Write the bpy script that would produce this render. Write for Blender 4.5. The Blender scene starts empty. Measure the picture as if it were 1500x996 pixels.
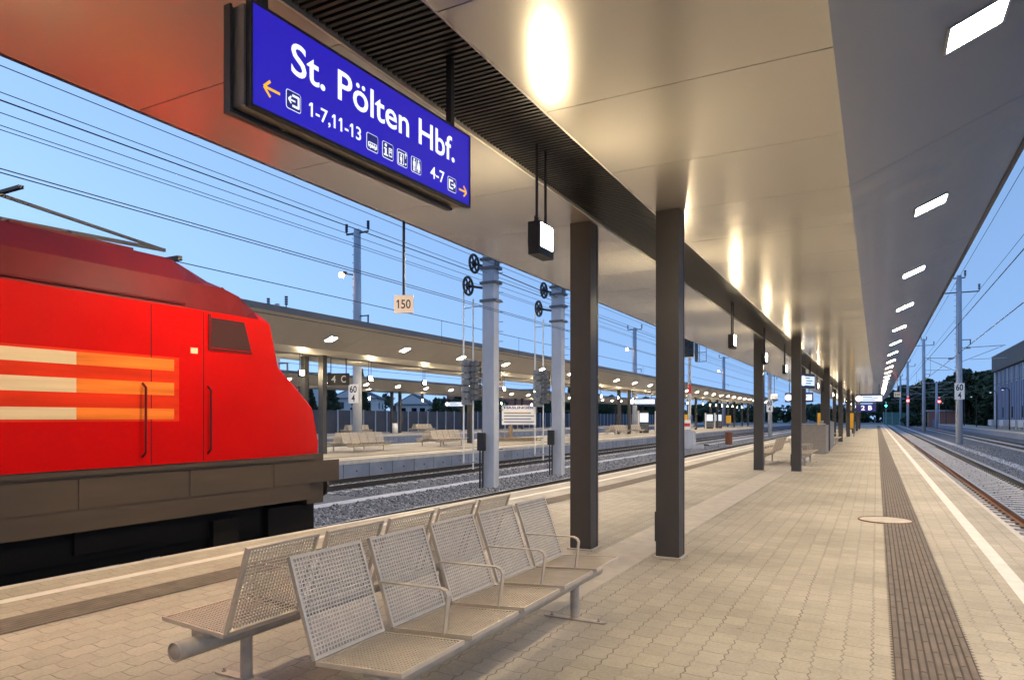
import bpy, math, random
import numpy as np
from mathutils import Matrix, Vector
random.seed(7); rng = np.random.default_rng(7)
S = bpy.context.scene; COL = S.collection
R = math.radians
H = 1.6                                    # eye height above the platform
YAW = math.atan(534/1010)

# ------------------------------------------------------------------ materials
def newmat(name):
    m = bpy.data.materials.new(name); m.use_nodes = True
    nt = m.node_tree; b = nt.nodes['Principled BSDF']
    return m, nt, b
def plain(name, col, rough=.6, metal=0., spec=.5, noise=0., nscale=8., bump=0., bscale=60., stretch=None):
    m, nt, b = newmat(name)
    b.inputs['Base Color'].default_value = (*col, 1); b.inputs['Roughness'].default_value = rough
    b.inputs['Metallic'].default_value = metal; b.inputs['Specular IOR Level'].default_value = spec
    if noise or bump:
        tc = nt.nodes.new('ShaderNodeTexCoord'); vec = tc.outputs['Object']
        if stretch:
            mp = nt.nodes.new('ShaderNodeMapping'); mp.inputs['Scale'].default_value = stretch
            nt.links.new(vec, mp.inputs['Vector']); vec = mp.outputs['Vector']
    if noise:
        n = nt.nodes.new('ShaderNodeTexNoise'); n.inputs['Scale'].default_value = nscale; n.inputs['Detail'].default_value = 6
        nt.links.new(vec, n.inputs['Vector'])
        r = nt.nodes.new('ShaderNodeMapRange'); r.inputs['From Min'].default_value = .3; r.inputs['From Max'].default_value = .7
        r.inputs['To Min'].default_value = 1-noise; r.inputs['To Max'].default_value = 1+noise
        nt.links.new(n.outputs['Fac'], r.inputs['Value'])
        mx = nt.nodes.new('ShaderNodeVectorMath'); mx.operation = 'MULTIPLY'; mx.inputs[0].default_value = col
        cb = nt.nodes.new('ShaderNodeCombineXYZ')
        for i in range(3): nt.links.new(r.outputs['Result'], cb.inputs[i])
        nt.links.new(cb.outputs[0], mx.inputs[1]); nt.links.new(mx.outputs[0], b.inputs['Base Color'])
        rr = nt.nodes.new('ShaderNodeMapRange'); rr.inputs['To Min'].default_value = max(.03, rough-.1); rr.inputs['To Max'].default_value = min(1, rough+.1)
        nt.links.new(n.outputs['Fac'], rr.inputs['Value']); nt.links.new(rr.outputs['Result'], b.inputs['Roughness'])
    if bump:
        n2 = nt.nodes.new('ShaderNodeTexNoise'); n2.inputs['Scale'].default_value = bscale; n2.inputs['Detail'].default_value = 5
        nt.links.new(vec, n2.inputs['Vector'])
        bp = nt.nodes.new('ShaderNodeBump'); bp.inputs['Strength'].default_value = bump; bp.inputs['Distance'].default_value = .01
        nt.links.new(n2.outputs['Fac'], bp.inputs['Height']); nt.links.new(bp.outputs['Normal'], b.inputs['Normal'])
    return m
def glow(name, col, strength):
    m, nt, b = newmat(name)
    b.inputs['Base Color'].default_value = (*[min(1, c) * .8 for c in col], 1)
    b.inputs['Emission Color'].default_value = (*col, 1); b.inputs['Emission Strength'].default_value = strength
    return m

def paver_material():
    m, nt, b = newmat('concrete_paver')
    N, L = nt.nodes.new, nt.links.new
    tc = N('ShaderNodeTexCoord'); sp = N('ShaderNodeSeparateXYZ'); L(tc.outputs['Object'], sp.inputs[0])
    def math_(op, a, bb=None, c=None):
        n = N('ShaderNodeMath'); n.operation = op
        for i, v in enumerate((a, bb, c)):
            if v is None: continue
            if isinstance(v, (int, float)): n.inputs[i].default_value = v
            else: L(v, n.inputs[i])
        return n.outputs[0]
    # zigzag joints along the platform, a small step across it
    tri = math_('PINGPONG', sp.outputs['Y'], .059)
    x2 = math_('ADD', sp.outputs['X'], math_('MULTIPLY', tri, .34))
    trx = math_('PINGPONG', sp.outputs['X'], .0875)
    y2 = math_('ADD', sp.outputs['Y'], math_('MULTIPLY', trx, .16))
    wob = N('ShaderNodeTexNoise'); wob.inputs['Scale'].default_value = 1.3; wob.inputs['Detail'].default_value = 2
    L(tc.outputs['Object'], wob.inputs['Vector'])
    y2 = math_('ADD', y2, math_('MULTIPLY', wob.outputs['Fac'], .05))
    x2 = math_('ADD', x2, math_('MULTIPLY', wob.outputs['Fac'], .03))
    cb = N('ShaderNodeCombineXYZ'); L(y2, cb.inputs[0]); L(x2, cb.inputs[1])
    br = N('ShaderNodeTexBrick'); L(cb.outputs[0], br.inputs['Vector'])
    br.offset = .5; br.inputs['Scale'].default_value = 1; br.inputs['Brick Width'].default_value = .236; br.inputs['Row Height'].default_value = .175
    br.inputs['Mortar Size'].default_value = .0048; br.inputs['Mortar Smooth'].default_value = .25; br.inputs['Bias'].default_value = 0
    br.inputs['Color1'].default_value = (.0, .0, .0, 1); br.inputs['Color2'].default_value = (1, 1, 1, 1); br.inputs['Mortar'].default_value = (.5, .5, .5, 1)
    n1 = N('ShaderNodeTexNoise'); n1.inputs['Scale'].default_value = .55; n1.inputs['Detail'].default_value = 5; L(tc.outputs['Object'], n1.inputs['Vector'])
    n2 = N('ShaderNodeTexNoise'); n2.inputs['Scale'].default_value = 45; n2.inputs['Detail'].default_value = 6; L(tc.outputs['Object'], n2.inputs['Vector'])
    n3 = N('ShaderNodeTexNoise'); n3.inputs['Scale'].default_value = 4.; n3.inputs['Detail'].default_value = 6; n3.inputs['Roughness'].default_value = .7; L(tc.outputs['Object'], n3.inputs['Vector'])
    v = math_('ADD', math_('MULTIPLY', br.outputs['Color'], .12), .91 - .06)
    v = math_('ADD', v, math_('MULTIPLY', math_('SUBTRACT', n1.outputs['Fac'], .5), .95))
    v = math_('ADD', v, math_('MULTIPLY', math_('SUBTRACT', n2.outputs['Fac'], .5), .5))
    v = math_('ADD', v, math_('MULTIPLY', math_('SUBTRACT', n3.outputs['Fac'], .5), .4))
    # joints partly filled with pale dust: dark only here and there
    fill = N('ShaderNodeMapRange'); fill.inputs['From Min'].default_value = .4; fill.inputs['From Max'].default_value = .62
    L(n3.outputs['Fac'], fill.inputs['Value'])
    # every third row a wider zigzag joint
    big = math_('LESS_THAN', math_('ABSOLUTE', math_('SUBTRACT', math_('PINGPONG', math_('ADD', x2, .0), .2625), .0)), .0034)
    jm = math_('MAXIMUM', math_('MULTIPLY', br.outputs['Fac'], math_('ADD', math_('MULTIPLY', fill.outputs[0], .5), .14)),
               math_('MULTIPLY', big, math_('ADD', math_('MULTIPLY', fill.outputs[0], .5), .3)))
    v = math_('MULTIPLY', v, math_('SUBTRACT', 1, jm))
    # occasional dark spots (old gum, drips)
    vo = N('ShaderNodeTexVoronoi'); vo.inputs['Scale'].default_value = 1.7; L(tc.outputs['Object'], vo.inputs['Vector'])
    sp1 = N('ShaderNodeMapRange'); sp1.inputs['From Min'].default_value = .022; sp1.inputs['From Max'].default_value = .04; sp1.inputs['To Min'].default_value = .6; sp1.inputs['To Max'].default_value = 1
    L(vo.outputs['Distance'], sp1.inputs['Value']); v = math_('MULTIPLY', v, sp1.outputs[0])
    mx = N('ShaderNodeMix'); mx.data_type = 'RGBA'; L(n1.outputs['Fac'], mx.inputs['Factor'])
    mx.inputs[6].default_value = (.43, .375, .275, 1); mx.inputs[7].default_value = (.39, .355, .30, 1)
    vm = N('ShaderNodeVectorMath'); vm.operation = 'SCALE'; L(mx.outputs[2], vm.inputs[0]); L(v, vm.inputs['Scale'])
    L(vm.outputs[0], b.inputs['Base Color'])
    b.inputs['Roughness'].default_value = .72
    hgt = math_('SUBTRACT', math_('MULTIPLY', n2.outputs['Fac'], .25), math_('MULTIPLY', br.outputs['Fac'], .9))
    bp = N('ShaderNodeBump'); bp.inputs['Strength'].default_value = .35; bp.inputs['Distance'].default_value = .006
    L(hgt, bp.inputs['Height']); L(bp.outputs[0], b.inputs['Normal'])
    return m

def gravel_material(name, c1, c2, scale=14., bump=1.):
    m, nt, b = newmat(name); N, L = nt.nodes.new, nt.links.new
    tc = N('ShaderNodeTexCoord')
    vo = N('ShaderNodeTexVoronoi'); vo.inputs['Scale'].default_value = scale; L(tc.outputs['Object'], vo.inputs['Vector'])
    n1 = N('ShaderNodeTexNoise'); n1.inputs['Scale'].default_value = .8; n1.inputs['Detail'].default_value = 6; L(tc.outputs['Object'], n1.inputs['Vector'])
    sx = N('ShaderNodeSeparateColor'); L(vo.outputs['Color'], sx.inputs[0])
    ad = N('ShaderNodeMath'); ad.operation = 'ADD'; L(sx.outputs[0], ad.inputs[0]); L(n1.outputs['Fac'], ad.inputs[1])
    ml = N('ShaderNodeMath'); ml.operation = 'MULTIPLY'; ml.inputs[1].default_value = .5; L(ad.outputs[0], ml.inputs[0])
    mx = N('ShaderNodeMix'); mx.data_type = 'RGBA'; L(ml.outputs[0], mx.inputs['Factor'])
    mx.inputs[6].default_value = (*c1, 1); mx.inputs[7].default_value = (*c2, 1)
    L(mx.outputs[2], b.inputs['Base Color']); b.inputs['Roughness'].default_value = .85
    bp = N('ShaderNodeBump'); bp.inputs['Strength'].default_value = bump; bp.inputs['Distance'].default_value = .03
    bp.invert = True
    L(vo.outputs['Distance'], bp.inputs['Height']); L(bp.outputs[0], b.inputs['Normal'])
    return m

def stone_material():
    m, nt, b = newmat('ballast_stone'); N, L = nt.nodes.new, nt.links.new
    g = N('ShaderNodeNewGeometry'); r = N('ShaderNodeValToRGB'); L(g.outputs['Random Per Island'], r.inputs[0])
    r.color_ramp.elements[0].color = (.07, .075, .085, 1); r.color_ramp.elements[1].color = (.38, .40, .45, 1)
    L(r.outputs[0], b.inputs['Base Color']); b.inputs['Roughness'].default_value = .8
    return m

def leaf_material(name, c1, c2):
    m, nt, b = newmat(name); N, L = nt.nodes.new, nt.links.new
    g = N('ShaderNodeNewGeometry'); mx = N('ShaderNodeMix'); mx.data_type = 'RGBA'
    L(g.outputs['Random Per Island'], mx.inputs['Factor']); mx.inputs[6].default_value = (*c1, 1); mx.inputs[7].default_value = (*c2, 1)
    L(mx.outputs[2], b.inputs['Base Color']); b.inputs['Roughness'].default_value = .7
    return m

def soffit_material():
    # powder coated aluminium panels: pale warm grey, satin gloss
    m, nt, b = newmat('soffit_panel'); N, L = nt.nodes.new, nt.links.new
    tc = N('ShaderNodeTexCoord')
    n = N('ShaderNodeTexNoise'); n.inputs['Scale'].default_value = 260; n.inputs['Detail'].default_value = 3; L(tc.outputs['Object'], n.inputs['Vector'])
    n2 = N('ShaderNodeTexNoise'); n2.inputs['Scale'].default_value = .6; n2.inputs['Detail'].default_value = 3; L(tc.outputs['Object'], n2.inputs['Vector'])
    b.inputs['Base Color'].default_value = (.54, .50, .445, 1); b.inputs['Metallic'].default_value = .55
    mr = N('ShaderNodeMapRange'); mr.inputs['To Min'].default_value = .20; mr.inputs['To Max'].default_value = .29
    b.inputs['Coat Weight'].default_value = .3; b.inputs['Coat Roughness'].default_value = .09
    L(n2.outputs['Fac'], mr.inputs['Value']); L(mr.outputs[0], b.inputs['Roughness'])
    bp = N('ShaderNodeBump'); bp.inputs['Strength'].default_value = .12; bp.inputs['Distance'].default_value = .002
    L(n.outputs['Fac'], bp.inputs['Height'])
    n3 = N('ShaderNodeTexNoise'); n3.inputs['Scale'].default_value = 1.1; n3.inputs['Detail'].default_value = 2; L(tc.outputs['Object'], n3.inputs['Vector'])
    b2 = N('ShaderNodeBump'); b2.inputs['Strength'].default_value = .35; b2.inputs['Distance'].default_value = .02
    L(n3.outputs['Fac'], b2.inputs['Height']); L(bp.outputs[0], b2.inputs['Normal']); L(b2.outputs[0], b.inputs['Normal'])
    return m

M = dict(
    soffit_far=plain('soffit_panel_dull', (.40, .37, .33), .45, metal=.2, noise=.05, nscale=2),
    paver=paver_material(), soffit=soffit_material(), stone=stone_material(),
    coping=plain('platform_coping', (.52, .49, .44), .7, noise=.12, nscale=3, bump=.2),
    line=plain('white_line_paint', (.64, .62, .57), .6, noise=.1, nscale=6, bump=.2),
    pale_paver=plain('pale_paver', (.50, .45, .37), .75, noise=.12, nscale=5, bump=.3),
    tactile=plain('tactile_slab', (.155, .122, .095), .75, noise=.25, nscale=5, bump=.3),
    tactile_gap=plain('tactile_groove', (.06, .046, .036), .85, noise=.2, nscale=6),
    joint=plain('dark_joint', (.05, .042, .035), .9),
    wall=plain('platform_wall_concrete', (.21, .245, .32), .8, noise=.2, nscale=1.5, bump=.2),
    ballast=gravel_material('ballast_bed', (.05, .055, .065), (.19, .205, .24), 15),
    ground=gravel_material('ground_grit', (.10, .105, .11), (.20, .205, .215), 9, .5),
    sleeper=plain('sleeper_concrete', (.52, .52, .53), .8, noise=.2, nscale=4),
    trough=plain('trough_concrete', (.46, .48, .53), .75, noise=.12, nscale=3),
    rust=plain('rail_rust', (.15, .052, .022), .75, noise=.4, nscale=12),
    dark_rail=plain('rail_side_dark', (.025, .021, .02), .7, noise=.3, nscale=12),
    railtop=plain('rail_head_steel', (.40, .39, .38), .28, metal=1),
    column=plain('column_paint', (.050, .045, .042), .5, noise=.12, nscale=3, bump=.1, bscale=150),
    black=plain('black_metal', (.018, .017, .016), .5),
    slat=plain('grille_slat', (.014, .012, .011), .4, metal=.1),
    fascia=plain('canopy_fascia', (.10, .10, .105), .5),
    rooftop=plain('canopy_roof', (.16, .16, .17), .7),
    lip=plain('recess_lip', (.45, .42, .38), .4),
    bench=plain('bench_steel', (.62, .53, .405), .38, metal=.25, noise=.08, nscale=14),
    bench_tube=plain('bench_tube_steel', (.50, .43, .34), .5, metal=.2, noise=.12, nscale=14),
    galv=plain('galvanised_steel', (.42, .43, .44), .5, metal=.5, noise=.15, nscale=6),
    mast=plain('mast_concrete', (.40, .43, .49), .75, noise=.12, nscale=3, bump=.1, stretch=(1, 1, .3)),
    mastdark=plain('mast_steel_dark', (.11, .115, .12), .6, noise=.2),
    weight=plain('cast_weight', (.20, .21, .225), .6, noise=.2, nscale=5),
    wire=plain('wire_copper_dark', (.03, .03, .033), .6),
    cover=plain('manhole_concrete', (.50, .45, .37), .75, noise=.15, nscale=6, bump=.3),
    ring=plain('manhole_iron_rust', (.24, .10, .05), .8, noise=.3, nscale=20),
    red=plain('loco_red', (.40, .0008, .0006), .45, spec=.07, noise=.05, nscale=2),
    maroon=plain('loco_roof_maroon', (.085, .005, .007), .55, spec=.12, noise=.2, nscale=2),
    streak_r=plain('streak_vermilion', (.52, .022, .004), .5, spec=.1, noise=.2, nscale=3, stretch=(1, .3, 3)),
    decal=plain('decal_cream', (.55, .42, .27), .5, spec=.1, noise=.1, nscale=4, stretch=(1, .2, 3)),
    streak_o=plain('streak_orange', (.62, .15, .02), .5, spec=.1, noise=.25, nscale=4, stretch=(1, .2, 3)),
    skirt=plain('loco_frame_brown', (.038, .024, .016), .7, noise=.3, nscale=2, stretch=(1, .3, 2)),
    gear_black=plain('running_gear_black', (.007, .006, .006), .85, spec=.2),  # one near-black tone for bogies, wheels and underfloor boxes
    cab_glass=plain('tinted_cab_glass', (.03, .004, .005), .35, spec=.15),
    glassdark=plain('dark_glass', (.012, .014, .018), .08),
    white=plain('white_sheet', (.78, .77, .75), .5),
    plate=plain('pale_sign_plate', (.80, .72, .66), .5),
    ink=plain('sign_ink', (.02, .018, .016), .6),
    bluepaint=plain('blue_enamel', (.015, .02, .30), .4),
    navy=plain('navy_enamel', (.008, .012, .09), .4),
    yellow=plain('yellow_enamel', (.80, .42, .02), .5),
    redpaint=plain('red_enamel', (.6, .03, .02), .5),
    brick=plain('brick_red', (.32, .15, .12), .85, noise=.2, nscale=3),
    cream_wall=plain('pale_render', (.62, .62, .62), .85, noise=.06),
    roof_tile=plain('roof_tile_dark', (.10, .09, .10), .8, noise=.2),
    fence_post=plain('fence_post_pale', (.50, .52, .55), .6),
    fence_panel=plain('noise_panel', (.045, .055, .085), .5, noise=.2, nscale=1),
    green_panel=plain('green_panel', (.10, .24, .22), .6, noise=.2, nscale=1),
    shed=plain('warehouse_cladding', (.18, .24, .38), .55, noise=.12, nscale=.5),
    shed_dark=plain('warehouse_parapet', (.085, .08, .072), .7, noise=.2, nscale=.6),
    bark=plain('tree_bark', (.06, .045, .035), .9, noise=.3),
    leaf=leaf_material('leaf_dark', (.015, .035, .018), (.05, .085, .035)),
    needle=leaf_material('needle_dark', (.012, .028, .018), (.035, .065, .035)),
    wood=plain('timber', (.36, .26, .15), .8, noise=.3),
    glass_panel=plain('steel_panel_satin', (.30, .27, .235), .5, metal=.2, noise=.1),
    downlight=glow('downlight_diffuser', (1.0, .79, .54), 200.),
    pendant=glow('pendant_diffuser', (1.0, .81, .50), 170.),
    street=glow('street_lamp_glow', (1.0, .50, .16), 30.),
    signblue=glow('lightbox_blue', (.020, .011, .40), .50),
    signwhite=glow('lightbox_white', (.95, .97, 1.), .5),
    signyellow=glow('lightbox_yellow', (1., .50, .02), .45),
    signdeep=glow('lightbox_deep_blue', (.008, .010, .10), .8),
    screen=glow('display_screen', (.70, .84, 1.), .45),
    sign_body=plain('sign_body_metal', (.30, .25, .20), .45, metal=.3, noise=.1),
    screen_blue=glow('display_blue', (.05, .05, .5), .8),
    redlamp=glow('signal_red', (1., .02, .02), 40.),
    tealamp=glow('signal_teal', (.05, .9, .8), 8.),
)

# ------------------------------------------------------------------ mesh builder
class MB:
    def __init__(s, local=False): s.v = []; s.f = []; s.m = []; s.local = local
    def add(s, vs, fs, m=0):
        o = len(s.v); s.v += [tuple(p) for p in vs]
        for f in fs: s.f.append([i+o for i in f]); s.m.append(m)
    def box(s, x0, x1, y0, y1, z0, z1, m=0):
        s.add([(x0,y0,z0),(x1,y0,z0),(x1,y1,z0),(x0,y1,z0),(x0,y0,z1),(x1,y0,z1),(x1,y1,z1),(x0,y1,z1)],
              [(0,3,2,1),(4,5,6,7),(0,1,5,4),(1,2,6,5),(2,3,7,6),(3,0,4,7)], m); return s
    def quad(s, a, b, c, d, m=0): s.add([a,b,c,d], [(0,1,2,3)], m); return s
    def prism(s, prof, y0, y1, axis='y', m=0, caps=True):
        # prof: list of 2-D points, swept along an axis
        def P(a, b, t): return (a, t, b) if axis == 'y' else ((t, a, b) if axis == 'x' else (a, b, t))
        n = len(prof); vs = [P(a, b, y0) for a, b in prof] + [P(a, b, y1) for a, b in prof]
        fs = [(i, (i+1) % n, n+(i+1) % n, n+i) for i in range(n)]
        if caps: fs += [tuple(range(n))[::-1], tuple(range(n, 2*n))]
        s.add(vs, fs, m); return s
    def tube(s, p0, p1, r, n=10, m=0, r1=None, cap=True):
        p0 = Vector(p0); p1 = Vector(p1); d = (p1-p0).normalized()
        u = d.orthogonal().normalized(); w = d.cross(u); r1 = r if r1 is None else r1
        vs = []
        for p, rr in ((p0, r), (p1, r1)):
            for i in range(n):
                a = 2*math.pi*i/n; vs.append(p + u*(rr*math.cos(a)) + w*(rr*math.sin(a)))
        fs = [(i, (i+1) % n, n+(i+1) % n, n+i) for i in range(n)]
        if cap: fs += [tuple(range(n))[::-1], tuple(range(n, 2*n))]
        s.add(vs, fs, m); return s
    def path(s, pts, r, n=8, m=0):
        for a, b in zip(pts, pts[1:]): s.tube(a, b, r, n, m)
        return s
    def bar(s, a, b, w, t, up=(0, 0, 1), m=0):
        # a rectangular bar from a to b; w across, t along 'up'
        a = Vector(a); b = Vector(b); d = (b-a).normalized(); side = d.cross(Vector(up)).normalized(); upv = side.cross(d)
        vs = [p + side*(sx*w/2) + upv*(sz*t/2) for p in (a, b) for sx, sz in ((-1,-1),(1,-1),(1,1),(-1,1))]
        s.add(vs, [(0,1,2,3)[::-1],(4,5,6,7),(0,1,5,4),(1,2,6,5),(2,3,7,6),(3,0,4,7)], m); return s
    def torus(s, c, R_, r, axis='x', n=24, k=8, m=0):
        vs = []; fs = []
        for i in range(n):
            a = 2*math.pi*i/n
            for j in range(k):
                b = 2*math.pi*j/k; q = R_ + r*math.cos(b); h = r*math.sin(b)
                p = (h, q*math.cos(a), q*math.sin(a)) if axis == 'x' else ((q*math.cos(a), h, q*math.sin(a)) if axis == 'y' else (q*math.cos(a), q*math.sin(a), h))
                vs.append((c[0]+p[0], c[1]+p[1], c[2]+p[2]))
                fs.append((i*k+j, ((i+1) % n)*k+j, ((i+1) % n)*k+(j+1) % k, i*k+(j+1) % k))
        s.add(vs, fs, m); return s
    def ball(s, c, r, n=10, k=6, m=0, sz=1.):
        vs = [(c[0], c[1], c[2]+r*sz)]; fs = []
        for i in range(1, k):
            t = math.pi*i/k
            for j in range(n):
                a = 2*math.pi*j/n; vs.append((c[0]+r*math.sin(t)*math.cos(a), c[1]+r*math.sin(t)*math.sin(a), c[2]+r*sz*math.cos(t)))
        vs.append((c[0], c[1], c[2]-r*sz)); e = len(vs)-1
        for j in range(n): fs.append((0, 1+j, 1+(j+1) % n)); fs.append((e, 1+(k-2)*n+(j+1) % n, 1+(k-2)*n+j))
        for i in range(k-2):
            for j in range(n):
                fs.append((1+i*n+j, 1+(i+1)*n+j, 1+(i+1)*n+(j+1) % n, 1+i*n+(j+1) % n))
        s.add(vs, fs, m); return s
    def poly(s, pts, y0, y1, m=0):              # 2-D (u,v) outline in the local xz plane, thickness in y
        return s.prism(pts, y0, y1, 'y', m)
    def build(s, name, mats, parent=None, smooth=False, bevel=0.):
        me = bpy.data.meshes.new(name)
        off = Vector((0, 0, 0))
        if parent is not None and not s.local:
            q = parent
            while q: off += q.location; q = q.parent
        me.from_pydata([tuple(Vector(p)-off) for p in s.v], [], s.f)
        if not isinstance(mats, (list, tuple)): mats = [mats]
        for mt in mats: me.materials.append(M[mt] if isinstance(mt, str) else mt)
        if len(mats) > 1: me.polygons.foreach_set('material_index', s.m)
        if smooth: me.polygons.foreach_set('use_smooth', [True]*len(me.polygons))
        me.update()
        o = bpy.data.objects.new(name, me); COL.objects.link(o)
        if parent is not None: o.parent = parent
        if bevel:
            b = o.modifiers.new('bevel', 'BEVEL'); b.width = bevel; b.segments = 2; b.limit_method = 'ANGLE'
        return o

def np_mesh(name, V, F, mat, parent=None, smooth=False):
    me = bpy.data.meshes.new(name); n = F.shape[1]
    me.vertices.add(len(V)); me.vertices.foreach_set('co', V.astype(np.float32).ravel())
    me.loops.add(F.size); me.loops.foreach_set('vertex_index', F.astype(np.int32).ravel())
    me.polygons.add(len(F)); me.polygons.foreach_set('loop_start', np.arange(0, F.size, n, dtype=np.int32))
    me.update(calc_edges=True); me.validate()
    me.materials.append(M[mat])
    o = bpy.data.objects.new(name, me); COL.objects.link(o)
    if parent is not None: o.parent = parent
    return o

def thing(name, label, cat, loc=(0, 0, 0), rz=0., group=None):
    o = bpy.data.objects.new(name, None); COL.objects.link(o); o.location = loc; o.rotation_euler = (0, 0, rz)
    o.empty_display_size = .2
    return tag(o, label, cat, group)
def tag(o, label, cat, group=None):
    o['label'] = label; o['category'] = cat
    if group: o['group'] = group
    return o
def kind(o, k): o['kind'] = k; return o
def dup(root, loc, rz=None, label=None, group=None):
    def rec(o, parent):
        c = o.copy(); COL.objects.link(c)
        if parent is not None: c.parent = parent
        for ch in list(o.children): rec(ch, c)
        return c
    r = rec(root, None); r.location = loc
    if rz is not None: r.rotation_euler = (0, 0, rz)
    if label: r['label'] = label
    if group: r['group'] = group
    return r

GL_ = {}
def font_raw(txt, weight):
    cu = bpy.data.curves.new('lettering', 'FONT'); cu.body = txt; cu.offset = weight; cu.resolution_u = 4
    o = bpy.data.objects.new('lettering', cu); COL.objects.link(o)
    bpy.context.view_layer.update()
    dg = bpy.context.evaluated_depsgraph_get(); me = bpy.data.meshes.new_from_object(o.evaluated_get(dg))
    V = np.array([v.co[:2] for v in me.vertices]); F = [list(p.vertices) for p in me.polygons]
    bpy.data.objects.remove(o); bpy.data.curves.remove(cu); bpy.data.meshes.remove(me)
    return V, F
def glyph(c, w):
    if (c, w) in GL_: return GL_[c, w]
    hh = font_raw('HH', 0.)[0][:, 0].max()
    if c == '1':
        H_ = font_raw('7', w)[0][:, 1].max()
        V = np.array([(.20-w, -w), (.30+w, -w), (.30+w, H_), (.20-w, H_), (.20-w, H_-.16), (.08-w, H_-.24), (.08-w, H_-.14)]); g = (V, [[0, 1, 2, 3, 4], [4, 3, 6, 5]], .47)
    elif c == ' ': g = (np.zeros((0, 2)), [], .28)
    else:
        V, F = font_raw(c, w); adv = font_raw('H'+c+'H', 0.)[0][:, 0].max()-hh; g = (V, F, adv)
    GL_[c, w] = g; return g
def text_verts(txt, weight=0.):
    x = 0; VV = []; FF = []; n = 0
    for c in txt:
        V, F, adv = glyph(c, weight)
        if len(V): VV.append(V+np.array([x, 0])); FF += [[i+n for i in f] for f in F]; n += len(V)
        x += adv
    return np.concatenate(VV), FF
def lettering(txt, box, y, mat, parent, weight=0., facing=-1, keep=False):
    """flat letters fitted into box (u0,u1,v0,v1) of the parent's xz plane at depth y"""
    V, F = text_verts(txt, weight)
    a, b = V.min(0), V.max(0); u0, u1, v0, v1 = box
    sc = ((u1-u0)/(b[0]-a[0]), (v1-v0)/(b[1]-a[1]))
    mb = MB(local=True)
    P = [(u0+(x-a[0])*sc[0], y, v0+(z-a[1])*sc[1]) for x, z in V]
    if facing > 0: P = [(u0+u1-p[0], p[1], p[2]) for p in P]
    mb.add(P, F)
    return mb.build('lettering', mat, parent)

# ------------------------------------------------------------------ camera, world, render
cam = bpy.data.cameras.new('camera'); cam.sensor_width = 36; cam.lens = 36*1010/1500; cam.shift_y = 114/1500
cam.clip_end = 4000; cam.clip_start = .05
co = bpy.data.objects.new('camera', cam); COL.objects.link(co); co.location = (0, 0, H); co.rotation_euler = (R(90), 0, YAW)
S.camera = co
W = bpy.data.worlds.new('World'); S.world = W; W.use_nodes = True
nt = W.node_tree; bg = nt.nodes['Background']
SUN_EL, SUN_ROT = R(12.0), R(-100)
sky = nt.nodes.new('ShaderNodeTexSky'); sky.sky_type = 'NISHITA'; sky.sun_disc = False
sky.sun_elevation = SUN_EL; sky.sun_rotation = SUN_ROT; sky.air_density = 1.0; sky.dust_density = .3; sky.ozone_density = 2.
gen = nt.nodes.new('ShaderNodeTexCoord'); lift = nt.nodes.new('ShaderNodeVectorMath'); lift.operation = 'ADD'; lift.inputs[1].default_value = (0, 0, .55)
nrm = nt.nodes.new('ShaderNodeVectorMath'); nrm.operation = 'NORMALIZE'      # an even dusk sky, little brightening at the horizon
nt.links.new(gen.outputs['Generated'], lift.inputs[0]); nt.links.new(lift.outputs[0], nrm.inputs[0]); nt.links.new(nrm.outputs[0], sky.inputs[0])
tint = nt.nodes.new('ShaderNodeMix'); tint.data_type = 'RGBA'; tint.blend_type = 'MULTIPLY'; tint.inputs['Factor'].default_value = 1
tint.inputs[7].default_value = (1.53, 1.50, 1.56, 1)       # cool dusk white balance
nt.links.new(sky.outputs[0], tint.inputs[6]); nt.links.new(tint.outputs[2], bg.inputs[0])
bg.inputs[1].default_value = .15
sd = bpy.data.lights.new('sun', 'SUN'); sd.energy = .05; sd.angle = R(10); sd.color = (1, .8, .65)
so = bpy.data.objects.new('sun', sd); COL.objects.link(so)
so.rotation_euler = (R(90)-SUN_EL, 0, math.pi - SUN_ROT)
S.view_settings.view_transform = 'Standard'; S.view_settings.look = 'None'; S.view_settings.exposure = 1.0; S.view_settings.gamma = 1
S.render.engine = 'CYCLES'
cy = S.cycles
cy.use_denoising = True
try: cy.denoiser = 'OPENIMAGEDENOISE'
except Exception: pass
cy.max_bounces = 7; cy.diffuse_bounces = 3; cy.glossy_bounces = 4; cy.sample_clamp_indirect = 8; cy.use_light_tree = True
cy.caustics_reflective = False; cy.caustics_refractive = False

# ------------------------------------------------------------------ the setting
RAIL = -.55; BED = -.75; GND = -.92
kind(MB().quad((-900, -600, GND), (900, -600, GND), (900, 1500, GND), (-900, 1500, GND)).build('ground', 'ground'), 'structure')

EDGE = [(-30, -7.42), (3, -7.36), (6, -7.27), (10, -7.08), (16, -6.86), (22, -6.76), (40, -6.74), (80, -6.74), (190, -6.74)]   # left edge of the near platform
def left(y, off=0.):
    for (y0, x0), (y1, x1) in zip(EDGE, EDGE[1:]):
        if y <= y1: return x0 + (x1-x0)*(y-y0)/(y1-y0) + off
    return EDGE[-1][1]+off
RE = 1.75
def ribbon(mb, offa, offb, z, ys, m=0):
    for a, b in zip(ys, ys[1:]): mb.quad((left(a, offa), a, z), (left(a, offb), a, z), (left(b, offb), b, z), (left(b, offa), b, z), m)
ysA = [-30, -10, 0, 3, 4.5, 6, 8, 10, 13, 16, 19, 22, 40, 80, 190]
mb = MB()
for a, b in zip(ysA, ysA[1:]): mb.quad((left(a, .12), a, 0), (RE-.07, a, 0), (RE-.07, b, 0), (left(b, .12), b, 0))
pA = kind(mb.build('platform', 'paver'), 'structure')
mb = MB(); mb.box(RE-.07, RE, -30, 190, -.2, 0); mb.box(RE-.16, RE-.1, -30, 190, -1.2, -.2, 1)
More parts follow.
